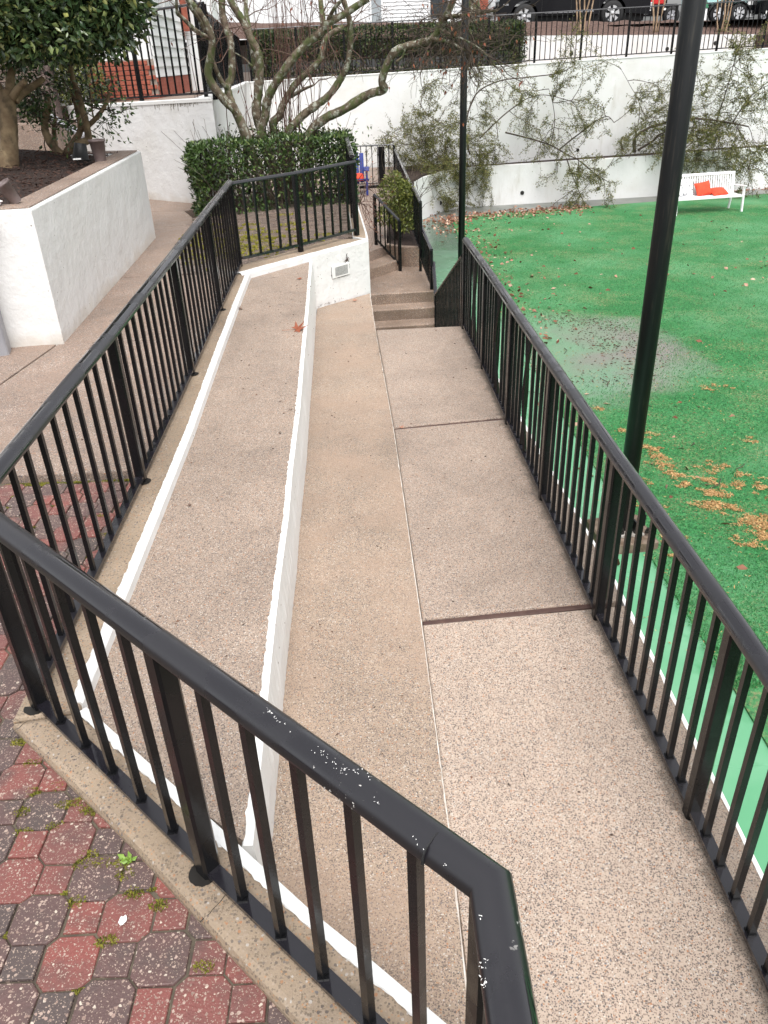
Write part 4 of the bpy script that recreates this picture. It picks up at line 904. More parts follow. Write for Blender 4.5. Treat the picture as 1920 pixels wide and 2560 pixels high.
for r in range(30):
    for k in range(2): link('brick', brm, pc, (4.91 + .19 * k, 38.59, 2.75 + .07 * r), 0)

# ------------------------------------------------------------------ limbs traced in world metres
LIMB = {
'S1a':[(-1.8,12.3,1.325),(-1.954,12.263,1.554),(-2.093,12.225,1.748),(-2.142,12.188,1.912),(-2.064,12.15,2.135),(-2.019,12.113,2.309),(-2.074,12.075,2.494),(-2.159,12.037,2.633),(-2.256,12.0,2.759)],
'S1a2':[(-2.051,12.15,2.311),(-2.127,12.04,2.355),(-2.209,11.93,2.419),(-2.306,11.82,2.534),(-2.347,11.71,2.593),(-2.311,11.6,2.738)],
'S1b':[(-1.833,12.35,1.341),(-1.904,12.386,1.559),(-1.94,12.421,1.737),(-1.866,12.457,1.875),(-1.834,12.493,2.254),(-1.876,12.529,2.425),(-1.911,12.564,2.594),(-1.903,12.6,2.781)],
'S1l':[(-2.063,12.2,2.068),(-2.032,12.25,1.93),(-1.981,12.3,1.789),(-1.929,12.35,1.733)],
'S1c':[(-2.094,12.1,2.387),(-2.142,12.0,2.536),(-2.195,11.9,2.628),(-2.23,11.8,2.747)],
'S2':[(-1.583,12.6,1.279),(-1.552,12.586,1.599),(-1.482,12.571,1.954),(-1.502,12.557,2.163),(-1.574,12.543,2.325),(-1.631,12.529,2.494),(-1.716,12.514,2.629),(-1.785,12.5,2.772)],
'S2b':[(-1.535,12.6,1.932),(-1.579,12.7,2.121),(-1.596,12.8,2.366),(-1.632,12.9,2.564),(-1.636,13.0,2.795)],
'S2c':[(-1.584,12.6,1.969),(-1.7,12.75,2.066),(-1.848,12.9,2.143)],
'S3':[(-1.555,12.6,1.039),(-1.473,12.56,1.353),(-1.404,12.52,1.572),(-1.271,12.48,1.759),(-1.145,12.44,1.897),(-0.965,12.4,2.075),(-0.737,12.36,2.247),(-0.57,12.32,2.352),(-0.485,12.28,2.435),(-0.246,12.24,2.534),(0.067,12.2,2.692)],
'S3b':[(-0.544,12.35,2.374),(-0.562,12.425,2.531),(-0.575,12.5,2.752)],
'S3c':[(-0.485,12.3,2.447),(-0.393,12.15,2.578),(-0.23,12.0,2.711)],
'S4':[(-1.397,12.8,1.133),(-1.297,12.857,1.33),(-1.231,12.914,1.475),(-1.043,12.971,1.716),(-0.836,13.029,1.879),(-0.66,13.086,2.018),(-0.56,13.143,2.279),(-0.303,13.2,2.413)],
'S4b':[(-1.116,13.0,1.568),(-0.931,12.9,1.652),(-0.753,12.8,1.709)],
'S5':[(-1.192,12.6,1.013),(-0.996,12.575,1.285),(-0.789,12.55,1.427),(-0.557,12.525,1.565),(-0.381,12.5,1.751),(-0.276,12.475,1.912),(-0.209,12.45,2.14),(-0.192,12.425,2.43),(-0.266,12.4,2.693)],
'S6':[(-0.88,12.6,1.027),(-0.634,12.533,1.274),(-0.348,12.467,1.39),(0.017,12.4,1.573),(0.234,12.333,1.627),(0.21,12.267,1.735),(0.295,12.2,1.94),(0.427,12.133,2.092),(0.657,12.067,2.15),(0.883,12.0,2.195),(0.98,11.933,2.331),(1.061,11.867,2.452),(1.164,11.8,2.652)],
'S6b':[(0.876,11.9,2.194),(1.097,11.833,2.163),(1.242,11.767,2.082),(1.385,11.7,2.044)],
'S6c':[(0.41,12.1,1.959),(0.5,12.05,2.022),(0.539,12.0,2.153)],
'S6d':[(1.055,11.8,2.439),(1.23,11.7,2.44),(1.437,11.6,2.449),(1.665,11.5,2.467)],
'S6e':[(0.973,11.85,2.307),(1.19,11.767,2.212),(1.432,11.683,2.096),(1.574,11.6,1.983)],
'H1':[(-3.905,9.2,0.98),(-3.845,9.2,1.237),(-3.799,9.2,1.422),(-3.759,9.2,1.603),(-3.725,9.2,1.762),(-3.711,9.2,1.867)],
'H1b':[(-3.675,9.2,1.778),(-3.556,9.1,1.856),(-3.42,9.0,1.931)],
'H1c':[(-3.651,9.2,1.76),(-3.578,9.267,1.825),(-3.456,9.333,1.89),(-3.375,9.4,1.947)],
'H1d':[(-3.75,9.2,1.798),(-3.79,9.25,1.868),(-3.845,9.3,1.957)],
'H1e':[(-3.678,9.2,1.84),(-3.657,9.25,1.951),(-3.625,9.3,2.07)],
'H2a':[(-3.648,10.2,1.142),(-3.733,10.2,1.259),(-3.776,10.2,1.404),(-3.741,10.2,1.544),(-3.683,10.2,1.641),(-3.668,10.2,1.788)],
'H2b':[(-3.744,10.3,1.125),(-3.74,10.333,1.279),(-3.726,10.367,1.431),(-3.69,10.4,1.531)],
'H2c':[(-3.598,10.2,1.161),(-3.487,10.22,1.269),(-3.387,10.24,1.387),(-3.372,10.26,1.527),(-3.384,10.28,1.647),(-3.383,10.3,1.824)],
'H2d':[(-3.57,10.2,1.18),(-3.428,10.171,1.261),(-3.286,10.143,1.299),(-3.257,10.114,1.411),(-3.253,10.086,1.612),(-3.266,10.057,1.798),(-3.282,10.029,1.97),(-3.263,10.0,2.053)],
'H2e':[(-3.346,10.2,1.409),(-3.205,10.2,1.484),(-3.068,10.2,1.599),(-2.982,10.2,1.715),(-2.951,10.2,1.782)],
'H2f':[(-3.185,10.2,1.524),(-3.18,10.2,1.673),(-3.148,10.2,1.818)],
'H2g':[(-3.787,10.2,1.495),(-3.868,10.3,1.583),(-3.922,10.4,1.691)],
'a':[(4.084,25.8,-0.035),(4.777,25.65,-0.209),(5.411,25.5,-0.408),(5.87,25.35,-0.653),(6.203,25.2,-0.812),(6.545,25.05,-1.079),(7.07,24.9,-1.408)],
'b':[(5.702,25.7,-0.571),(6.024,25.64,-0.308),(6.454,25.58,-0.0),(6.767,25.52,0.228),(7.034,25.46,0.3),(7.209,25.4,0.142)],
'c':[(5.474,25.8,-0.436),(5.562,25.867,0.172),(5.478,25.933,0.696),(5.349,26.0,1.059)],
'd':[(5.844,25.2,-0.745),(6.039,25.1,-1.229),(6.227,25.0,-1.609),(6.347,24.9,-1.878)],
'e':[(8.11,26.0,-0.743),(8.036,25.917,-0.35),(8.363,25.833,-0.087),(8.848,25.75,0.06),(9.453,25.667,0.148),(10.315,25.583,0.07),(11.254,25.5,-0.117)],
'f':[(8.195,26.0,-0.691),(8.609,25.9,-0.424),(8.733,25.8,-0.259),(9.211,25.7,-0.109)],
'g':[(8.05,26.0,-0.741),(8.106,26.0,-0.468),(8.007,26.0,0.075)],
'h':[(7.739,26.0,-0.674),(7.652,26.0,-0.451),(7.693,26.0,-0.29)],
'i':[(2.959,25.2,-0.531),(2.842,25.317,0.202),(3.126,25.433,1.004),(3.816,25.55,1.327),(4.687,25.667,1.393),(5.563,25.783,1.46),(6.032,25.9,1.642)],
'j':[(8.076,26.0,-0.467),(8.122,26.067,0.49),(7.774,26.133,1.072),(7.446,26.2,1.54)],
'k':[(10.321,25.6,0.068),(10.574,25.8,1.031),(10.754,26.0,1.724),(11.087,26.2,2.207)],
'l':[(3.266,25.4,-0.134),(4.133,25.533,0.556),(5.002,25.667,0.929),(6.152,25.8,0.677)],
'm':[(10.804,25.6,-0.002),(11.195,25.7,0.604),(11.644,25.8,0.891),(12.136,25.9,0.973)],
'n':[(10.9,25.5,-0.104),(11.331,25.25,-0.738),(11.268,25.0,-1.25)],
}
def grow(mb, start, direc, length, r, depth, spread=0.6, up=0.1, minr=0.0025, kids=3, sides=5, tips=None, seg=5, wig=0.18):
    p = Vector(start); d = Vector(direc).normalized(); pts = [p.copy()]; rr = [r]
    for k in range(seg):
        d = (d + Vector((random.gauss(0, wig), random.gauss(0, wig), random.gauss(0, wig) + up * .3))).normalized()
        p = p + d * (length / seg); pts.append(p.copy()); rr.append(max(minr, r * (1 - .55 * (k + 1) / seg)))
    mb.tube(pts, rr, sides, False)
    if tips is not None: tips += [(tuple(q_), tuple(d)) for q_ in pts[1:]]
    if depth > 0:
        for c in range(kids):
            t = random.randint(1, seg); dd_ = (d + Vector((random.gauss(0, spread), random.gauss(0, spread), random.gauss(up, spread)))).normalized()
            grow(mb, pts[t], dd_, length * random.uniform(.5, .8), max(minr, rr[t] * .65), depth - 1, spread, up, minr, kids, max(3, sides - 1), tips, max(3, seg - 1), wig)

# ------------------------------------------------------------------ bare multi-stemmed tree behind the clipped hedge
ct = thing('bare_tree', 'bare multi stemmed tree with lichen on its bark rising behind the clipped hedge', 'tree', (-1.3, 12.7, 0.2))
def limb(names, base, r0, r1, n=9, name='stem', mat='lichen_bark', par=None, knob=0.16):
    pts = LIMB[names]
    if base: pts = [base] + pts
    sp = spline(pts, 5); N = len(sp)
    rr = [.88 * (r0 + (r1 - r0) * i / (N - 1)) * (1 + random.gauss(0, knob * .4)) for i in range(N)]
    return MB().tube(sp, rr, n).build(name, mat, par, True)
bx = lambda dx, dy=0: (-1.30 + dx, 12.75 + dy, 0.2)
for nm, b, r0, r1 in [('S1a', bx(-.25, -.2), .075, .045), ('S1a2', None, .038, .02), ('S1b', bx(-.18, -.2), .062, .05), ('S1l', None, .035, .035), ('S1c', None, .03, .02),
                      ('S2', bx(-.05), .08, .05), ('S2b', None, .045, .035), ('S2c', None, .02, .01), ('S3', bx(0.03), .08, .045), ('S3b', None, .045, .04), ('S3c', None, .035, .02), ('S4', bx(.12, .1), .07, .04),
                      ('S4b', None, .035, .015), ('S5', bx(.2), .07, .04), ('S6', bx(.35), .078, .045), ('S6b', None, .03, .012), ('S6c', None, .02, .01), ('S6d', None, .03, .01), ('S6e', None, .022, .008)]:
    limb(nm, b, r0, r1, par=ct, name='stem' if b else 'branch')
mb = MB(); tips = []
for k in range(34):   # straight red suckers
    x = random.gauss(-1.2, .35); p = (x, 12.75 + random.gauss(0, .15), 0.9)
    grow(mb, p, (random.gauss(0.02, .13), random.gauss(0, .1), 1), random.uniform(1.2, 2.4), random.uniform(.004, .008), 1, .35, .5, .0022, 2, 4, tips, 6, .05)
mb.build('suckers', 'red_twig', ct)
mb = MB(); tip2 = []
for nm, cnt in (('S1a', 6), ('S1a2', 4), ('S1b', 6), ('S2', 7), ('S2b', 5), ('S3', 12), ('S3b', 5), ('S4', 10), ('S4b', 5), ('S5', 10)):
    L = LIMB[nm]
    for k in range(cnt):
        p = Vector(random.choice(L[len(L) // 2:]))
        grow(mb, p, (random.gauss(0, .6), random.gauss(0, .4), random.gauss(.35, .5)), random.uniform(.4, .9), .0075, 2, .6, .1, .0022, 2, 4, tip2, 5, .2)
mb.build('twigs', 'twig', ct)
mb = MB(); tip3 = []
for nm, cnt in (('S6', 26), ('S6b', 14), ('S6d', 14), ('S6e', 16)):
    L = spline(LIMB[nm], 4)
    for k in range(cnt):
        p = random.choice(L[int(len(L) * (.62 if nm == 'S6' else .2)):])
        grow(mb, p, (random.gauss(.1, .6), random.gauss(0, .4), random.gauss(-.15, .55)), random.uniform(.3, .75), .008, 2, .7, -.05, .0024, 3, 4, tip3, 5, .22)
mb.build('fine_twigs', 'dark_twig', ct)
sel = [t for t in tips + tip2 + tip3 if random.random() < .035]
leaves('dry_leaves', 'dry_leaf', [t[0] for t in sel], [(random.gauss(0, .4), random.gauss(0, .4), -1) for t in sel], 0.055, .5, ct)

# ------------------------------------------------------------------ hedges
def box_leaf_pts(n, c, size, shell=0.12, rnd=0.25):
    """points biased to the faces of a rounded, slightly wavy box"""
    P = rng.uniform(-1, 1, (n, 3)); ax = rng.integers(0, 3, n); sg = rng.choice([-1.0, 1.0], n)
    dpt = 1 - np.abs(rng.normal(0, shell, n)); P[np.arange(n), ax] = sg * dpt
    nrm = np.zeros((n, 3)); nrm[np.arange(n), ax] = sg
    Q = P * np.array(size) / 2
    ph = rng.uniform(0, 6.28, 6)
    wob = 0.03 * (np.sin(Q[:, 0] * 7 + ph[0]) + np.sin(Q[:, 2] * 8 + ph[1]) + np.sin(Q[:, 1] * 9 + ph[2]))
    Q += nrm * wob[:, None]
    k = np.linalg.norm(np.abs(P) ** 1, axis=1)
    Q *= np.where(k > 1.45, 1 - (k - 1.45) * rnd, 1)[:, None]
    return Q + np.array(c), nrm
def rot_about(P, c, a):
    c = np.array(c); d = P - c; ca, sa = math.cos(a), math.sin(a)
    out = d.copy(); out[:, 0] = d[:, 0] * ca - d[:, 1] * sa; out[:, 1] = d[:, 0] * sa + d[:, 1] * ca
    return out + c
hg = thing('clipped_hedge', 'clipped dark green box hedge of pointed leaves on the brick terrace', 'hedge', (-1.35, 12.3, 0.19))
c = (-1.44, 12.26, 0.61); ha = 0.30
P1, N1 = box_leaf_pts(10000, c, (2.28, 0.86, 0.92), .07)
keep = (P1[:, 2] > 0.46) | (rng.random(len(P1)) < 0.45 + 0.5 * np.clip((0.46 - P1[:, 2]) / 0.3, 0, 1))
P1, N1 = P1[keep], N1[keep]
dv = N1 * 0.6 + unit(len(P1)) * 0.8 + np.array([0, 0, 0.25])
R = lambda P, N: (rot_about(P, c, ha), rot_about(N + np.array(c), c, ha) - np.array(c))
Pr, Dr = R(P1, dv)
order = np.argsort(Pr[:, 1] + 0.35 * np.abs(Pr[:, 2] - 1.0))
big = order[:260]; 
lm_ = None
def single_leaf(name, mat, size, width=.45):
    b = MB(); w = size * width / 2
    b.add([(0, 0, 0), (size * .25, w * .8, .006), (size * .55, w, .004), (size, 0, -.006), (size * .55, -w, .004), (size * .25, -w * .8, .006), (size * .5, 0, -.006)], [(0, 6, 1), (1, 6, 2), (2, 6, 3), (3, 6, 4), (4, 6, 5), (5, 6, 0)])
    return b.mesh(name, mat)
def leaf_parts(name, mat, P, D, size, parent, width=.45):
    ms = [single_leaf(name, mat, size * s_, width) for s_ in (.8, 1.0, 1.2)]
    for p, d in zip(P, D):
        o = link(name, random.choice(ms), parent, tuple(p)); d = Vector(d).normalized()
        q_ = d.to_track_quat('X', 'Z'); o.rotation_euler = (q_ @ Matrix.Rotation(random.uniform(-1.2, 1.2), 3, 'X').to_quaternion()).to_euler()
leaf_parts('leaf', 'ivy_leaf', Pr[big], Dr[big], 0.07, hg, .42)
rest = order[260:]
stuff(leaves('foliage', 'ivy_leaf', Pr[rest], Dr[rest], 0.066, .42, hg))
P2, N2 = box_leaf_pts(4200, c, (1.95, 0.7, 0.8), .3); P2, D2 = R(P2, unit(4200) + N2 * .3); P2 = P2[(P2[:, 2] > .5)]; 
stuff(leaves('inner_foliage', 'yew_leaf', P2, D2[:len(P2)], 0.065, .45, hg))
mb = MB()
for k in range(130):
    x, y = random.uniform(-1.0, 1.0), random.uniform(-.38, .38); ca, sa = math.cos(ha), math.sin(ha)
    p = (c[0] + x * ca - y * sa, c[1] + x * sa + y * ca, 0.17)
    grow(mb, p, (random.gauss(0, .3), random.gauss(0, .3), 1), random.uniform(.5, .85), .007, 1, .5, .2, .003, 2, 4, None, 4, .15)
mb.build('stems', 'dark_twig', hg)
# leaves that spill over the top round the stems
P3 = rng.normal(0, 1, (500, 3)) * np.array([.55, .22, .09]) + np.array([-1.2, 12.7, 1.1]); stuff(leaves('top_foliage', 'ivy_leaf', P3, unit(500), .06, .42, hg))
lh = thing('long_hedge', 'long clipped hedge behind the upper black fence', 'hedge', (0.8, 28.2, 1.6))
c2 = (0.75, 28.0, 2.22); n_ = 26000
P1, N1 = box_leaf_pts(n_, c2, (8.5, 1.0, 1.2), .1, .2)
keep = (P1[:, 2] > 2.25) | (rng.random(n_) < .5); P1, N1 = P1[keep], N1[keep]
keep = N1[:, 1] < .5; P1, N1 = P1[keep], N1[keep]
dv = N1 * .7 + unit(len(P1)) * .8 + np.array([0, 0, .2]); a_h = math.atan2(.14, 1)
stuff(leaves('foliage', 'yew_leaf', rot_about(P1, c2, a_h), rot_about(dv + np.array(c2), c2, a_h) - np.array(c2), .085, .45, lh))
P2, N2 = box_leaf_pts(7000, c2, (8.2, .7, 1.1), .4); P2 = P2[P2[:, 2] > 2.05]
stuff(leaves('inner_foliage', 'yew_leaf', rot_about(P2, c2, a_h), unit(len(P2)), .1, .5, lh))
mb = MB()
for k in range(150):
    x = random.uniform(-4.1, 4.1); p = (c2[0] + x, c2[1] + .14 * x + random.uniform(-.45, .3), 1.62 + .019 * x)
    grow(mb, p, (random.gauss(0, .3), random.gauss(0, .3), 1), random.uniform(.5, 1.0), .012, 2, .5, .2, .006, 2, 4, None, 4, .18)
mb.build('stems', 'dark_twig', lh)

# ------------------------------------------------------------------ trees in the planter
ht = thing('holly_tree', 'broad evergreen tree with red berries and a thick pale trunk in the planter', 'tree', (-3.9, 9.2, 1.1))
base = (-3.93, 9.2, 0.95)
for nm, b, r0, r1 in [('H1', (-3.90, 9.2, 0.98), .112, .09), ('H1b', None, .05, .03), ('H1c', None, .055, .03), ('H1d', None, .055, .03), ('H1e', None, .055, .04)]:
    limb(nm, b, r0, r1, 14, 'trunk' if b else 'branch', 'smooth_bark', ht, .06)
MB().tube([(-3.9, 9.2, .93), (-3.9, 9.2, 1.02), (-3.905, 9.2, 1.12), (-3.91, 9.2, 1.3)], [.18, .14, .12, .112], 16).build('root_flare', 'smooth_bark', ht, True)
def crown_pts(n, blobs, shell=.25):
    B = np.array(blobs); w = B[:, 3] * B[:, 4] * B[:, 5]; w = w ** .67; idx = rng.choice(len(B), n, p=w / w.sum())
    u = unit(n); r = 1 - np.abs(rng.normal(0, shell, n)); r = np.clip(r, .1, 1.06)
    return B[idx, :3] + u * r[:, None] * B[idx, 3:6], u
# crown seen from just below its rounded flank
blobs = [(-4.3, 9.1, 2.75, 1.0, .75, .5), (-3.55, 9.0, 2.66, .85, .7, .42), (-3.1, 9.25, 2.62, .68, .6, .42), (-2.85, 9.5, 2.72, .55, .55, .5), (-4.9, 9.3, 2.7, .9, .8, .5), (-3.6, 9.3, 3.1, 1.2, .9, .5), (-2.95, 9.6, 3.05, .65, .6, .4), (-3.3, 9.6, 2.40, .8, .5, .32), (-2.75, 9.3, 2.45, .5, .5, .42), (-2.62, 9.3, 2.8, .42, .5, .45), (-2.48, 9.35, 2.6, .36, .45, .4), (-3.2, 9.0, 2.35, .6, .5, .3), (-4.0, 9.0, 2.4, .8, .5, .35)]
P1, U1 = crown_pts(21000, blobs, .14)
low = P1[:, 2] < 2.07; P1 = P1[~low]; U1 = U1[~low]
D1 = U1 * .55 + unit(len(P1)) * .8 + np.array([0, -.1, -.05])
order = np.argsort(P1[:, 1] - .25 * P1[:, 2]); near_ = [i for i in order if P1[i, 0] > -4.7 and P1[i, 2] < 3.0][:290]
leaf_parts('leaf', 'holly_leaf', P1[near_], D1[near_], .095, ht, .45)
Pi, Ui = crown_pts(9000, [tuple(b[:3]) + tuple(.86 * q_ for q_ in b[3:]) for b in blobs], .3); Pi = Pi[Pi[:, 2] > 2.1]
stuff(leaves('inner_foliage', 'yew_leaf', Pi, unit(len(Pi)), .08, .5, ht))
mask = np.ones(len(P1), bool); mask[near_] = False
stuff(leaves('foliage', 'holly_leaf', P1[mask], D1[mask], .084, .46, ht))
mb = MB()
for k in range(46):
    j = near_[random.randrange(len(near_))]; q_ = P1[j]
    for _ in range(random.randint(4, 10)):
        p = Vector(q_) + Vector((random.gauss(0, .022), -.07 + random.gauss(0, .012), random.gauss(0, .02)))
        b = [(0, 0, .011), (.011, 0, 0), (0, .011, 0), (-.011, 0, 0), (0, -.011, 0), (0, 0, -.011)]
        mb.add([p + Vector(v) for v in b], [(0, 1, 2), (0, 2, 3), (0, 3, 4), (0, 4, 1), (5, 2, 1), (5, 3, 2), (5, 4, 3), (5, 1, 4)])
stuff(mb.build('berries', 'berry', ht, True))
mt = thing('small_tree', 'multi stemmed small tree with smooth tan stems at the back of the planter', 'tree', (-3.75, 10.2, 1.15))
for nm, r0, r1 in [('H2a', .062, .036), ('H2b', .042, .02), ('H2c', .05, .028), ('H2d', .054, .034), ('H2e', .036, .018), ('H2f', .012, .007), ('H2g', .02, .01)]:
    limb(nm, None, r0, r1, 10, 'stem', 'smooth_bark', mt, .08)
mb = MB(); tt = []
for nm in ('H2a', 'H2b', 'H2c', 'H2e'):
    for k in range(7):
        p = Vector(random.choice(LIMB[nm][2:]))
        grow(mb, p, (random.gauss(0, .6), random.gauss(-.1, .4), random.gauss(.2, .5)), random.uniform(.3, .6), .008, 1, .6, 0, .003, 3, 4, tt, 4, .2)
mb.build('twigs', 'dark_twig', mt)
TP = []; TD = []
for q_, d in tt:
    for _ in range(4): TP.append(np.array(q_) + rng.normal(0, .05, 3)); TD.append(np.array(d) + rng.normal(0, .7, 3) + np.array([0, 0, -.2]))
B2 = [(-4.05, 10.3, 1.95, .3, .25, .5), (-3.75, 10.4, 2.1, .45, .3, .35), (-3.4, 10.3, 2.25, .5, .3, .2)]
q1, u1 = crown_pts(700, B2, .35)
TP += list(q1); TD += list(u1 * .4 + unit(len(q1)))
stuff(leaves('foliage', 'ivy_leaf', TP, TD, .06, .45, mt))

# ------------------------------------------------------------------ shrubs
def round_shrub(name, label, blobs, n, mat, size, base, stems=14, group=None):
    t = thing(name, label, 'shrub', base, group)
    P, Uv = crown_pts(n, blobs, .3); stuff(leaves('foliage', mat, P, Uv * .5 + unit(n) * .8 + np.array([0, 0, .3]), size, .5, t))
    mb = MB()
    for k in range(stems): grow(mb, (base[0] + random.gauss(0, .05), base[1] + random.gauss(0, .05), base[2]), (random.gauss(0, .35), random.gauss(0, .35), 1), blobs[0][2] - base[2], .009, 2, .5, .3, .004, 2, 4, None, 5, .15)
    mb.build('stems', 'dark_twig', t); return t
round_shrub('round_shrub', 'loose yellow green shrub in the mulch bed beside the far landing', [(0.42, 15.1, -.12, .30, .3, .3), (.55, 15.1, -.40, .3, .3, .2), (.25, 15.0, -.48, .2, .25, .16), (.58, 14.9, -.62, .22, .25, .13), (.40, 15.2, .08, .17, .22, .17), (.62, 15.1, -.1, .16, .2, .2)], 3600, 'shrub_leaf', .055, (.45, 15.1, LOW - .03), 22)
round_shrub('round_shrub', 'rounded green shrub against the red brick front of the house', [(-4.75, 14.0, 1.95, .4, .25, .4), (-4.35, 14.05, 1.85, .28, .2, .3)], 2200, 'shrub_leaf', .05, (-4.7, 14.05, 1.52), 8)
tw = thing('dry_plant', 'dry reddish trailing plant on the terrace edge beside the stair wall', 'plant', (-.1, 12.5, .1))
mb = MB(); tt = []
for k in range(20): grow(mb, (-.2 + random.gauss(0, .08), 12.6 + random.gauss(0, .1), .1), (random.gauss(.1, .3), random.gauss(.0, .3), random.gauss(-.1, .6)), random.uniform(.25, .5), .005, 2, .6, -.2, .002, 2, 4, tt, 5, .25)
mb.build('stems', 'red_twig', tw)
tt = [t for t in tt if random.random() < .3]; stuff(leaves('foliage', 'dry_leaf', [t[0] for t in tt], [t[1] for t in tt], .03, .5, tw))
def spray(name, label, limbs, base, n_extra):
    t = thing(name, label, 'shrub', base, 'sprawling shrubs against the back wall')
    mb = MB(); tips = []; bw = MB()
    for nm, r, weight, f0 in limbs:
        L = spline(LIMB[nm], 5); bw.tube(L, [r * (1 - .6 * i / (len(L) - 1)) for i in range(len(L))], 6)
        for k in range(weight):
            p = random.choice(L[int(len(L) * f0):])
            grow(mb, p, (random.gauss(0, .7), random.gauss(-.1, .35), random.gauss(-.05, .7)), random.uniform(.4, 1.1), .012, 2, .6, -.12, .004, 3, 3, tips, 6, .17)
    bw.build('limbs', 'dark_twig', t, True)
    for (x, y, z, sx, sy, sz, cnt) in n_extra:
        for k in range(cnt):
            p = (x + random.gauss(0, sx), y + random.gauss(0, sy), z + random.gauss(0, sz))
            grow(mb, p, (random.gauss(0, .8), random.gauss(-.15, .3), random.gauss(-.1, .7)), random.uniform(.4, 1.0), .010, 2, .6, -.1, .004, 3, 3, tips, 6, .17)
    mb.build('twigs', 'dark_twig', t)
    P = []; D = []
    for q_, d in tips:
        for _ in range(random.choice((4, 6, 7))):
            P.append(np.array(q_) + rng.normal(0, .03, 3)); D.append(np.array(d) * .4 + rng.normal(0, .6, 3))
    stuff(leaves('foliage', 'spray_leaf', P, D, .046, .5, t))
spray('sprawling_shrub', 'sprawling thorny shrub hanging over the planter wall, behind the thinner pole', [('a', .026, 12, .2), ('b', .025, 6, .3), ('c', .014, 8, .2), ('d', .018, 8, .2), ('i', .024, 11, .2), ('l', .02, 11, .2)], (2.4, 25.6, -.95), [(1.75, 25.1, -.9, .45, .3, .35, 34), (2.5, 25.3, -.6, .5, .3, .35, 30), (2.6, 25.5, .15, .6, .3, .45, 20), (1.5, 25.0, -.2, .4, .3, .5, 12), (2.2, 25.0, -1.45, .45, .2, .22, 16), (3.5, 25.3, -.7, .3, .2, .25, 6)])
spray('sprawling_shrub', 'sprawling thorny shrub with a cut stump, above the white bench', [('e', .05, 8, .6), ('f', .036, 3, .7), ('g', .03, 0, .2), ('h', .04, 0, .2), ('j', .012, 5, .3), ('k', .02, 9, .2), ('m', .018, 8, .2), ('n', .018, 7, .2)], (7.0, 26.0, -.9), [(9.5, 25.8, -.2, .55, .25, .3, 26), (9.2, 26.0, .5, .45, .2, .4, 12), (10.4, 25.9, .5, .5, .2, .5, 16), (10.6, 25.4, -.7, .5, .2, .35, 16), (9.8, 25.6, -.9, .4, .2, .2, 8)])
# crape trunks on the mulch bank, and a big old trunk
for k, (px, spread, lab) in enumerate([((7.15, 30.0), .3, 'bare pale trunks fanning out in front of the truck'), ((9.65, 30.2), .2, 'pair of bare pale trunks right of the truck tailgate'), ((12.0, 30.6), .25, 'bare pale trunks in front of the trailer wheel'), ((13.6, 30.6), .1, 'single bare pale trunk at the right edge by the fence end')]):
    t = thing('pale_trunk_tree', lab, 'tree', (px[0], px[1], bank(*px)), 'pale trunks on the mulch bank')
    n = (5, 3, 5, 2)[k]
    for j in range(n):
        dx = spread * (j / max(1, n - 1) - .5) * 2
        pth = [(px[0] + dx * .45, px[1] + random.gauss(0, .08), bank(*px) - .05)]
        for h in range(1, 7): pth.append((px[0] + dx * (.45 + .28 * h) + random.gauss(0, .012), px[1] + random.gauss(0, .03), bank(*px) + .45 * h))
        MB().tube(spline(pth, 3), [random.uniform(.024, .034) * (1 - .03 * i) for i in range(19)], 7).build('trunk', 'pale_bark', t, True)
bt = thing('old_tree', 'thick old lichen covered trunk beside the brick pier', 'tree', (3.55, 29.8, 2.4))
MB().tube(spline([(3.6, 29.6, 2.3), (3.55, 29.6, 2.75), (3.45, 29.6, 3.3), (3.35, 29.6, 4.2), (3.3, 29.6, 5.5)], 4), [.48, .44, .4, .36, .33, .31, .3, .29, .28, .28, .27, .27, .26, .26, .26, .25, .25], 14).build('trunk', 'lichen_bark', bt, True)

# ------------------------------------------------------------------ poles
lp_ = thing('lamp_pole', 'thick weathered black pole bolted to a plinth beside the green court', 'pole', (2.255, 6.29, FLOOR))
MB().tube([(2.255, 6.29, FLOOR + .12), (2.255, 6.29, 1.0), (2.235, 6.28, 5.5)], [.079, .08, .08], 24).build('shaft', 'pole_paint', lp_, True)
MB().box((2.255, 6.29, FLOOR + .04), (.52, .52, .12), .1, .015).build('plinth', 'plinth_concrete', lp_)
bpz = MB().box((2.255, 6.29, FLOOR + .115), (.31, .31, .028), .1, .004).build('base_plate', 'base_plate_metal', lp_)
for sx in (-1, 1):
    for sy in (-1, 1):
        MB().lathe([(.024, 0), (.024, .022), (.013, .022), (.013, .05), (0, .05)], 6, (2.335 + sx * .12, 6.29 + sy * .12, FLOOR + .13)).build('bolt', 'near_black', lp_)
    for a in (0, 1): MB().box((2.335 + (sx * .1 if a else 0), 6.29 + (0 if a else sx * .1), FLOOR + .19), (.07 if a else .012, .012 if a else .07, .12), .1).build('gusset', 'pole_paint', lp_)
lp2 = thing('lamp_pole', 'thinner black pole beyond the far end of the right railing', 'pole', (1.66, 15.2, FLOOR))
MB().tube([(1.66, 15.2, FLOOR), (1.66, 15.2, 1), (1.68, 15.2, 6)], [.062, .061, .06], 18).build('shaft', 'pole_paint', lp2, True)
MB().lathe([(0.16, 0), (.16, .02), (.09, .03), (.09, .07), (.065, .08)], 18, (1.66, 15.2, FLOOR)).build('base_plate', 'base_plate_metal', lp2, True)

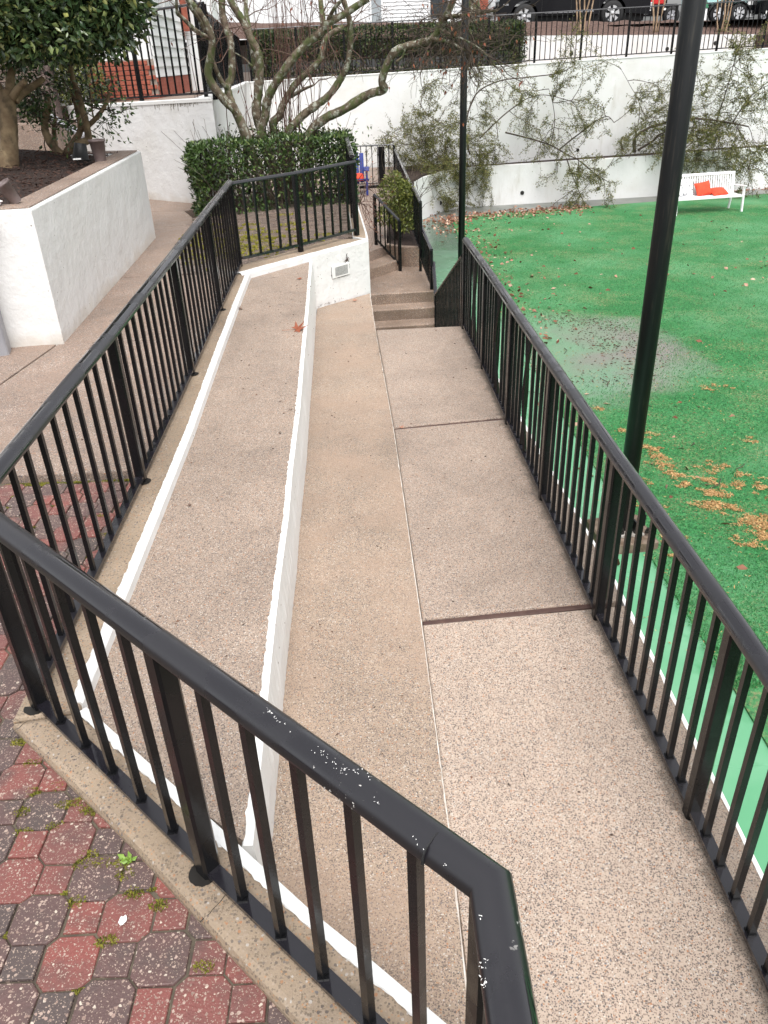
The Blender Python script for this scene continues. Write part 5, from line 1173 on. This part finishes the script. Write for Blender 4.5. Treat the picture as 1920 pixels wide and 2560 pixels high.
# ------------------------------------------------------------------ bench and pillows
bch = thing('garden_bench', 'white slatted metal garden bench on the green court against the wall', 'bench', (9.3, 22.9, FLOOR))
BA = math.atan2(.30, 2.0); bc = Vector((9.33, 22.75)); bu = Vector((math.cos(BA), math.sin(BA))); bv = Vector((-bu.y, bu.x))
def bp_(a, b, z): p = bc + bu * a + bv * b; return Vector((p.x, p.y, FLOOR + z))
def bbox(name, a, b, z, size, tilt=0):
    o = link(name, MB().box((0, 0, 0), size, 0, .004).mesh(name, 'white_powder_coat'), bch, tuple(bp_(a, b, z)), BA); o.rotation_euler.x = tilt; return o
HWB = 0.98
for a in (-HWB, HWB):
    bbox('leg', a, -.02, .33, (.05, .06, .66), -.10); bbox('leg', a - math.copysign(.02, a), .55, .21, (.05, .055, .43), .16)
    bbox('armrest', a, .21, .665, (.055, .56, .035), -.05)
    o = bbox('back_post', a - math.copysign(.02, a), .53, .68, (.045, .04, .56), -.2)
bbox('seat_rail', 0, 0.0, .42, (2 * HWB, .045, .055)); bbox('seat_rail', 0, .48, .41, (2 * HWB, .04, .05))
for k in range(9): bbox('seat_slat', 0, .05 + .05 * k, .438, (2 * HWB - .05, .036, .014))
bbox('back_rail', 0, .585, .955, (2 * HWB, .04, .07), -.2); bbox('back_rail', 0, .49, .47, (2 * HWB, .035, .045), -.2)
for k in range(27): bbox('back_slat', -HWB + .06 + k * (2 * HWB - .12) / 26, .538, .71, (.042, .014, .45), -.2)
def pillow(name, label, a, b, z, w, h, d, rot, mat):
    n = 14; vs = []; fs = []
    for s_ in (1, -1):
        for j in range(n + 1):
            for i in range(n + 1):
                u, v = 2 * i / n - 1, 2 * j / n - 1
                k = (1 - abs(u) ** 3.2) * (1 - abs(v) ** 3.2); pin = 1 - .07 * (1 - abs(v) ** 2) * abs(u) ** 4
                pin2 = 1 - .07 * (1 - abs(u) ** 2) * abs(v) ** 4
                vs.append((u * w / 2 * pin, v * h / 2 * pin2, s_ * d / 2 * max(k, 0) ** .55 + random.gauss(0, .002)))
    for s_ in range(2):
        for j in range(n):
            for i in range(n):
                q_ = s_ * (n + 1) ** 2 + j * (n + 1) + i; f = (q_, q_ + 1, q_ + n + 2, q_ + n + 1); fs.append(f if s_ == 0 else f[::-1])
    o = link(name, MB().add(vs, fs).mesh(name, mat, True), None, tuple(bp_(a, b, z)))
    o.rotation_euler = (Matrix.Rotation(BA, 3, 'Z') @ Matrix.Rotation(rot[2], 3, 'Z') @ Matrix.Rotation(rot[0], 3, 'X') @ Matrix.Rotation(rot[1], 3, 'Z')).to_euler()
    return tag(o, label, 'pillow', 'pillows on the white bench')
pillow('pillow', 'large white dotted pillow at the left end of the bench', -.60, .36, .66, .52, .5, .17, (math.radians(68), -.1, 0), 'dotted_fabric')
pillow('pillow', 'orange pillow leaning against the bench slats next to the dotted one', -.05, .34, .61, .46, .40, .15, (math.radians(60), .16, -.05), 'orange_fabric')
pillow('pillow', 'flatter orange pillow lying at the right of the two orange ones', .38, .27, .525, .50, .34, .14, (math.radians(24), .05, .1), 'orange_fabric')
# blue chair by the far railing with a red ball-like cushion
ch_ = thing('garden_chair', 'blue slatted garden chair beyond the terrace railing, mostly hidden', 'chair', (-.15, 20.7, LOW))
for k in range(4):
    o = link('back_slat', MB().box((0, 0, 0), (.105, .022, .72 - .05 * abs(k - 2)), 0, .004).mesh('back_slat', 'blue_paint'), ch_, (-.58 + .125 * k, 20.95, LOW + .56), 0); o.rotation_euler.x = -.28
for sx in (-.72, -.09):
    link('leg', MB().box((0, 0, .28), (.05, .11, .56)).mesh('leg', 'blue_paint'), ch_, (sx, 20.35, LOW)); link('armrest', MB().box((0, 0, 0), (.13, .7, .025), 0, .004).mesh('armrest', 'blue_paint'), ch_, (sx, 20.6, LOW + .57))
    link('back_leg', MB().box((0, 0, .22), (.05, .1, .44)).mesh('back_leg', 'blue_paint'), ch_, (sx, 20.95, LOW))
for k in range(5): link('seat_slat', MB().box((0, 0, 0), (.62, .1, .022), 0, .004).mesh('seat_slat', 'blue_paint'), ch_, (-.35, 20.4 + .115 * k, LOW + .36 - .022 * k))
o = pillow('pillow', 'bright orange red cushion on the seat of the blue chair', 0, 0, 0, .3, .24, .13, (0.5, 0, 0), 'orange_fabric'); o.location = (-.30, 20.5, LOW + .40); del o['group']

# ------------------------------------------------------------------ black truck and what stands right of it
TX, TY, TZ = 5.81, 33.5, 2.72
tr = thing('pickup_truck', 'large black pickup truck with chrome wheels parked behind the mulch bank', 'truck', (7.4, 34.4, TZ))
def wheel(par, x, y, z, r, w, name='wheel', rim='alloy'):
    ty = MB().lathe([(r * .62, -w / 2), (r * .9, -w / 2), (r, -w * .36), (r, w * .36), (r * .9, w / 2), (r * .62, w / 2), (r * .62, -w / 2)], 32, (x, y, z), 'Y').build(name, 'tyre_rubber', par, True)
    rm = MB().lathe([(r * .63, -w * .44), (r * .57, -w * .46), (r * .54, -w * .2), (0, -w * .15)], 32, (x, y, z), 'Y').build('rim', 'dark_glass', ty)
    for k in range(6):
        a = k * math.pi / 3 + .2; b = MB(); vs = []
        for rr_, hw in ((r * .1, .03), (r * .42, .05), (r * .61, .085)):
            for s_ in (-1, 1): vs.append((x + math.cos(a) * rr_ - math.sin(a) * hw * s_, y - w * .47, z + math.sin(a) * rr_ + math.cos(a) * hw * s_))
        vs2 = [(v[0], v[1] + .03, v[2]) for v in vs]
        b.add(vs + vs2, [(0, 1, 3, 2), (2, 3, 5, 4), (0, 2, 8, 6), (2, 4, 10, 8), (1, 7, 9, 3), (3, 9, 11, 5)]); b.build('spoke', rim, ty)
    MB().lathe([(r * .16, -w * .5), (r * .14, -w * .55), (0, -w * .56)], 14, (x, y, z), 'Y').build('hub_cap', 'chrome', ty)
WR = .41
for x in (TX, TX + 3.2):
    for y in (TY, TY + 1.75): wheel(tr, x, y, TZ + WR, WR, .28)
def arch_side(x0, x1, zb, zt, arches, r):
    pts = [(x0, zb)]
    for ax in arches:
        for k in range(11): a = math.pi * (1 - k / 10); pts.append((ax + math.cos(a) * r, max(zb, TZ + WR + math.sin(a) * r)))
    return pts + [(x1, zb), (x1, zt), (x0, zt)]
MB().prism([(TX - .8, TY + .05), (TX + 4.4, TY + .05), (TX + 4.4, TY + 1.7), (TX - .8, TY + 1.7)], TZ + .16, TZ + .5).build('chassis', 'tyre_rubber', tr)
sidep = arch_side(TX - .95, TX + 4.55, TZ + .34, TZ + 1.15, (TX, TX + 3.2), .5)
n = len(sidep); vs = [(x, TY - .14, z) for x, z in sidep] + [(x, TY + 1.88, z) for x, z in sidep]
MB().add(vs, [tuple(range(n)), tuple(range(n, 2 * n))[::-1]] + [(i, n + i, n + (i + 1) % n, (i + 1) % n) for i in range(n)]).build('body', 'truck_black', tr)
MB().prism([(TX + .55, TY - .08), (TX + 2.75, TY - .08), (TX + 2.75, TY + 1.82), (TX + .55, TY + 1.82)], TZ + 1.15, TZ + 1.9, .12).build('cab', 'truck_black', tr)
MB().box((TX - 1.02, TY + .87, TZ + .62), (.22, 2.0, .28), 0, .04).build('bumper', 'truck_black', tr); MB().box((TX + 4.6, TY + .87, TZ + .6), (.16, 1.95, .22), 0, .03).build('bumper', 'chrome', tr)
MB().box((TX - .96, TY + .05, TZ + .98), (.1, .42, .2), 0, .03).build('headlight', 'window_glass', tr); MB().box((TX - .98, TY + .87, TZ + .95), (.06, 1.2, .34), 0, .02).build('grille', 'chrome', tr)
MB().box((TX + 1.6, TY - .2, TZ + .5), (1.75, .16, .05), 0, .012).build('side_step', 'grey_metal', tr)
for x in (TX + .62, TX + 1.68, TX + 2.7): MB().box((x, TY - .142, TZ + .82), (.012, .006, .62)).build('door_seam', 'tyre_rubber', tr)
for x in (TX + .7, TX + 1.5): MB().box((x + .75, TY - .155, TZ + 1.05), (.18, .03, .03), 0, .006).build('door_handle', 'truck_black', tr)
for x0, seq in ((TX + .62, (.05, .04, .055, .05, .05)), (TX - .78, (.04, .05, .03, .04))):   # small illegible chrome lettering
    x = x0
    for w_ in seq: MB().box((x + w_ / 2, TY - .146, TZ + .965 if x0 > TX else TZ + .80), (w_ * .75, .01, .05)).build('badge', 'chrome', tr); x += w_ * 1.25
MB().box((TX + 1.95, TY - .147, TZ + 1.02), (.16, .012, .1), 0, .01).build('marker_lamp', 'amber_lens', tr)
MB().box((TX + 4.5, TY - .12, TZ + .98), (.1, .08, .28), 0, .02).build('tail_light', 'red_paint', tr)
rv = thing('red_utility_vehicle', 'small red and black utility vehicle between the truck and the thick pole', 'vehicle', (10.9, 35.4, TZ))
MB().box((10.95, 35.4, TZ + .98), (.75, 1.2, .66), 0, .06).build('body', 'red_paint', rv); MB().box((10.9, 35.3, TZ + .5), (1.9, 1.3, .36), 0, .05).build('chassis', 'truck_black', rv)
for x in (10.2, 11.6): wheel(rv, x, 34.7, TZ + .3, .3, .22, rim='grey_metal')
for x in (10.35, 10.75, 11.3): MB().box((x, 34.62, TZ + .52), (.1, .02, .07)).build('reflector', 'paper_white', rv)
MB().tube([(10.3, 34.8, TZ + .7), (10.3, 34.8, TZ + 1.9), (11.4, 34.8, TZ + 1.9), (11.4, 34.8, TZ + .7)], .03, 6).build('roll_bar', 'truck_black', rv)
tl = thing('trailer', 'trailer with pale teal box and black fender right of the thick pole', 'trailer', (14.2, 36, TZ))
MB().box((14.0, 36.6, TZ + 1.3), (2.3, 1.6, 1.3), 0, .03).build('box', 'teal_paint', tl)
MB().box((15.05, 36.55, TZ + 1.0), (.35, 1.7, 1.7), 0, .03).build('corner', 'white_trim', tl)
for x in (13.75, 14.55): wheel(tl, x, 35.7, TZ + .33, .33, .22, rim='alloy')
fd = MB()
for k in range(13):
    a0_, a1_ = math.pi * (1 - k / 13), math.pi * (1 - (k + 1) / 13)
    q_ = [(14.15 + math.cos(a) * (.85 if r_ else .82), y, TZ + .3 + math.sin(a) * (.5 if r_ else .47)) for a in (a0_, a1_) for r_ in (0, 1) for y in (35.55, 35.9)]
    fd.add(q_, [(0, 4, 5, 1), (2, 3, 7, 6), (0, 2, 6, 4), (1, 5, 7, 3)])
fd.build('fender', 'tyre_rubber', tl); MB().box((14.4, 36.4, TZ + .5), (3.2, 1.5, .16), 0, .02).build('chassis', 'truck_black', tl)
pg = thing('canister', 'white canister with a pointed green cap behind the mulch bank', 'canister', (12.75, 34.6, TZ))
MB().lathe([(.16, 0), (.16, .62), (.13, .68)], 16, (12.75, 34.6, TZ - .15)).build('body', 'white_trim', pg, True); MB().lathe([(.19, .5), (.16, .62), (.03, .9), (0, .92)], 10, (12.75, 34.6, TZ + 0)).build('cap', 'green_paint', pg)
eq = thing('black_cart', 'black equipment cart with a small bright green bag at the far right', 'cart', (15.4, 35.4, TZ))
MB().box((15.45, 35.4, TZ + .6), (.7, .8, .7), .1, .05).build('body', 'truck_black', eq); MB().box((15.4, 34.95, TZ + .3), (.2, .03, .1)).build('reflector', 'paper_white', eq); MB().box((15.2, 34.97, TZ + .85), (.16, .05, .2), .3, .03).build('bag', 'hivis', eq)
MB().box((15.6, 34.95, TZ + .33), (.08, .03, .12)).build('lamp', 'amber_lens', eq); wheel(eq, 15.3, 35.1, TZ + .2, .2, .12, rim='grey_metal')

# ------------------------------------------------------------------ fallen leaves and litter
def maple(size, mat, curl=.25):
    b = MB(); pts = []; n = 5
    lob = [(-2.25, .55), (-1.75, .35), (-1.35, .85), (-.85, .45), (-.42, .95), (-.2, .5), (0, 1.15), (.2, .5), (.42, .95), (.85, .45), (1.35, .85), (1.75, .35), (2.25, .55)]
    vs = [(0, 0, .004)] + [(math.cos(a) * r * size * .5, math.sin(a) * r * size * .5, random.uniform(0, curl) * size * (r ** 2) + .004) for a, r in lob]
    fs = [(0, i, i + 1) for i in range(1, len(lob))]
    vs += [(-.1 * size, .012 * size, .006), (-.1 * size, -.012 * size, .006), (-.62 * size, .0, .012), (-.62 * size, .008 * size, .016)]; k = len(lob) + 1; fs.append((k, k + 1, k + 2, k + 3))
    return b.add(vs, fs).mesh('fallen_leaf', mat)
def fallen(label, x, y, z, size, mat, rot, tilt=0.1):
    o = link('fallen_leaf', maple(size, mat, .3), None, (x, y, z + .004), rot); o.rotation_euler.x = tilt; return tag(o, label, 'leaf', 'fallen leaves on the concrete')
fallen('large curled red brown maple leaf on the upper slab near its far end', -.674, 6.42, up_z(6.42), .19, 'dry_leaf', .3, .25)
fallen('brown leaf near the far corner of the upper slab below the railing', -.761, 8.015, up_z(8.0), .085, 'dry_leaf', 1.2)
fallen('dark round leaf lying against the white edging of the upper slab', -1.225, 7.06, up_z(7.06), .07, 'dark_debris', 2.0, .3)
fallen('small dark curled leaf alone on the upper slab nearer the camera', -1.026, 3.593, up_z(3.6), .035, 'dark_debris', .4)
fallen('tiny black speck of leaf on the upper slab beside the white strip', -.585, 4.779, up_z(4.8), .03, 'dark_debris', 1)
fallen('thin reddish leaf on the tan slab below the vented wall', -.25, 9.02, mid_z(9), .10, 'litter_leaf', .2)
fallen('small leaf in the plank joint of the walkway', .15, 5.30, WALK, .06, 'litter_leaf', .8)
fallen('orange brown leaf on the concrete path left of the railing', -2.15, 5.2, g(5.2), .06, 'litter_leaf', .5)
fallen('small tan leaf on the concrete path close to the planter corner', -2.2, 5.9, g(5.9), .05, 'litter_leaf', 2.5)
fallen('white chip of paper on the tan slab', -.29, 3.47, mid_z(3.5), .03, 'paper_white', .4) if False else None
P = []; D = []
for poly_, zf, n, y0, y1 in (((-1.15, -.5), up_z, 150, 2.3, 8.5), ((-.42, .1), mid_z, 90, 2, 9), ((.2, 1.0), lambda y: WALK, 90, 1.2, 7.7), ((-4.0, -1.5), g, 170, 4.1, 11), ((-2.2, -.5), g, 160, 9.0, 12)):
    for k in range(n): y = random.uniform(y0, y1); P.append((random.uniform(*poly_), y, zf(y) + .005)); D.append((random.gauss(0, 1), random.gauss(0, 1), random.gauss(0, .15)))
stuff(leaves('fine_litter', 'dark_debris', P, D, .016, .4), 'fine dark crumbs of leaf scattered over the concrete')
P = []; D = []
for x, y, n in [(3.122, 8.161, 190), (3.146, 7.95, 190), (3.176, 7.507, 230), (3.15, 7.7, 150), (3.182, 7.278, 120), (3.436, 7.06, 330), (3.584, 7.613, 90), (3.277, 6.803, 260), (3.42, 6.75, 260), (3.6, 6.39, 330), (3.66, 6.5, 300), (3.582, 6.2, 260), (3.354, 6.123, 160), (4.364, 8.26, 60), (4.67, 9.983, 60), (4.5, 9.95, 60), (2.911, 9.367, 60), (2.947, 8.68, 80), (3.768, 7.694, 80), (4.0, 7.12, 160), (3.194, 8.54, 60), (3.736, 7.186, 120), (3.5, 7.3, 160), (4.05, 6.95, 120), (3.9, 7.45, 80), (2.75, 7.3, 60), (2.7, 6.8, 60), (2.75, 6.2, 90), (2.62, 5.9, 90)]:
    for k in range(int(n * 1.7)):
        if k % 26 == 0: cx_, cy_, cs_ = random.gauss(0, .075), random.gauss(0, .075), random.uniform(.010, .03)
        a = cx_ + random.gauss(0, cs_); b = cy_ * .7 + random.gauss(0, cs_ * .7)
        P.append((x + a, y + b - a * .3, FLOOR + .018 + random.uniform(0, .012))); D.append((random.gauss(0, 1), random.gauss(0, 1), random.gauss(0, .25)))
for k in range(2600): P.append((random.uniform(2.0, 8), random.uniform(4.5, 12), FLOOR + .016)); D.append((random.gauss(0, 1), random.gauss(0, 1), random.gauss(0, .2)))
stuff(leaves('straw_clumps', 'straw_chip', P, D, .028, .3), 'clumps of orange wood chips washed over the green turf')
P = []; D = []
for k in range(240):
    t = random.random(); x = random.uniform(2.0, 9.5) if t < .8 else random.uniform(2, 4); y = random.uniform(5.5, 24); P.append((x, y, FLOOR + .02)); D.append((random.gauss(0, 1), random.gauss(0, 1), random.gauss(0, .3)))
for k in range(900):
    x = random.uniform(2.0, 6.5) ** 1.0; y = on_line([(1.6, 23.2), (2.75, 23.9), (8.6, 25.0), (12, 25.6)], x) + random.gauss(.05, .28) - (.9 * random.random() ** 3); P.append((x, y, FLOOR + .02)); D.append((random.gauss(0, 1), random.gauss(0, 1), random.gauss(0, .3)))
for k in range(200): P.append((random.gauss(2.1, .35), random.gauss(22.8, .9), FLOOR + .02)); D.append((random.gauss(0, 1), random.gauss(0, 1), random.gauss(0, .3)))
for k in range(260): P.append((2.35 + abs(random.gauss(0, .5)), random.uniform(12, 22), FLOOR + .02)); D.append((random.gauss(0, 1), random.gauss(0, 1), random.gauss(0, .3)))
for k in range(160): x = random.uniform(9, 13.5); P.append((x, on_line(PW, x) - random.uniform(.02, .3), FLOOR + .02)); D.append((random.gauss(0, 1), random.gauss(0, 1), random.gauss(0, .3)))
stuff(leaves('leaf_litter', 'litter_leaf', P, D, .085, .7), 'fallen brown and pink leaves on the turf and along the wall foot')
P = []; D = []
for k in range(900):
    a = random.uniform(0, 6.28); rr_ = random.gauss(1.0, .10); cx, cy = 3.2 + math.cos(a) * 1.05 * rr_, 11.85 + math.sin(a) * 1.5 * rr_
    if random.random() < .6 or math.sin(a) > -.2: P.append((cx, cy, FLOOR + .018)); D.append((random.gauss(0, 1), random.gauss(0, 1), random.gauss(0, .2)))
for k in range(650): P.append((random.gauss(3.7, .32), random.gauss(11.9, .85), FLOOR + .018)); D.append((random.gauss(0, 1), random.gauss(0, 1), random.gauss(0, .2)))
stuff(leaves('debris', 'dark_debris', P, D, .04, .35), 'dark twigs and bark washed up round the silty patch of turf')
mb = MB()
for k in range(26):
    x, y = random.uniform(2.2, 6.5), random.uniform(7, 14); a = random.uniform(0, 3.1); L = random.uniform(.08, .3)
    mb.tube([(x, y, FLOOR + .02), (x + math.cos(a) * L * .5, y + math.sin(a) * L * .5, FLOOR + .035), (x + math.cos(a + .3) * L, y + math.sin(a + .3) * L, FLOOR + .02)], .005, 4)
stuff(mb.build('fallen_twigs', 'dark_twig'), 'short fallen twigs lying on the turf')
# weed at the kerb foot, white droppings on a paver
wd = thing('weed', 'tiny bright green weed growing between the kerb and the pavers', 'weed', (-.805, 1.50, PAVE))
leaves('foliage', 'weed_leaf', np.array([(-.805, 1.50, PAVE + .008)] * 12) + rng.normal(0, .006, (12, 3)), np.column_stack([rng.normal(0, 1, 12), rng.normal(0, 1, 12), np.abs(rng.normal(.6, .3, 12))]), .022, .6, wd)
b = MB(); rr_ = [random.uniform(.008, .014) for _ in range(14)]
b.add([(-.768 + rr_[i] * math.cos(i * .449), 1.315 + rr_[i] * math.sin(i * .449) * 1.2, PAVE + .0055) for i in range(14)] + [(-.768, 1.315, PAVE + .009)], [(14, i, (i + 1) % 14) for i in range(14)])
tag(b.build('bird_dropping', 'paper_white'), 'white bird dropping on a red paver', 'dropping')

# short fibres standing up from the turf where it is near enough to see them
nB = 190000
yy = 4.2 + 19 * rng.random(nB) ** 1.55; xx = 2.44 - .02 * (yy - 4) + rng.random(nB) * (1.2 + .46 * yy)
sil = ((xx - 2.95) / 1.35) ** 2 + ((yy - 11.7) / 1.6) ** 2 < 1 + rng.normal(0, .25, nB)
k_ = ~sil & (rng.random(nB) < .9); xx, yy = xx[k_], yy[k_]
Pb = np.column_stack([xx, yy, np.full(len(xx), FLOOR + .010)]); Db = rng.normal(0, .7, (len(xx), 3)); Db[:, 2] = .7
stuff(leaves('turf_fibres', 'turf_blade', Pb, Db, .026, .22), 'short green plastic fibres of the synthetic turf')

# flecks of bare primer on the nearest hand rail
nr = bpy.data.objects['railing']; b = MB(); r_ = random.Random(12)
runs = [((-.253, 1.168), (-.197, 1.106), 34, .0035), ((-.157, 1.064), (-.09, 1.004), 34, .0045), ((-.093, 1.002), (-.043, .991), 26, .005), ((-.038, .945), (-.022, .912), 8, .004), ((.012, .876), (.06, .815), 7, .003), ((.072, .80), (.073, .80), 5, .0022), ((.119, .71), (.125, .706), 5, .002), ((.117, .648), (.112, .61), 30, .0026)]
for (x0, y0), (x1, y1), n, sp in runs:
    for k in range(max(3, n * 2 // 3)):
        t = r_.random(); x = x0 + (x1 - x0) * t + r_.gauss(0, sp); y = y0 + (y1 - y0) * t + r_.gauss(0, sp); a = r_.uniform(0, 3.14); L, w_ = r_.uniform(.0006, .0024), r_.uniform(.0003, .0009)
        ca, sa = math.cos(a), math.sin(a)
        b.add([(x + px * ca - py * sa, y + px * sa + py * ca, .8718) for px, py in ((-L, 0), (-L * .4, -w_), (L * .5, -w_ * .8), (L, 0), (L * .3, w_), (-L * .5, w_ * .9))], [(0, 1, 2, 3, 4, 5)])
stuff(b.build('paint_chips', 'paper_white', nr))
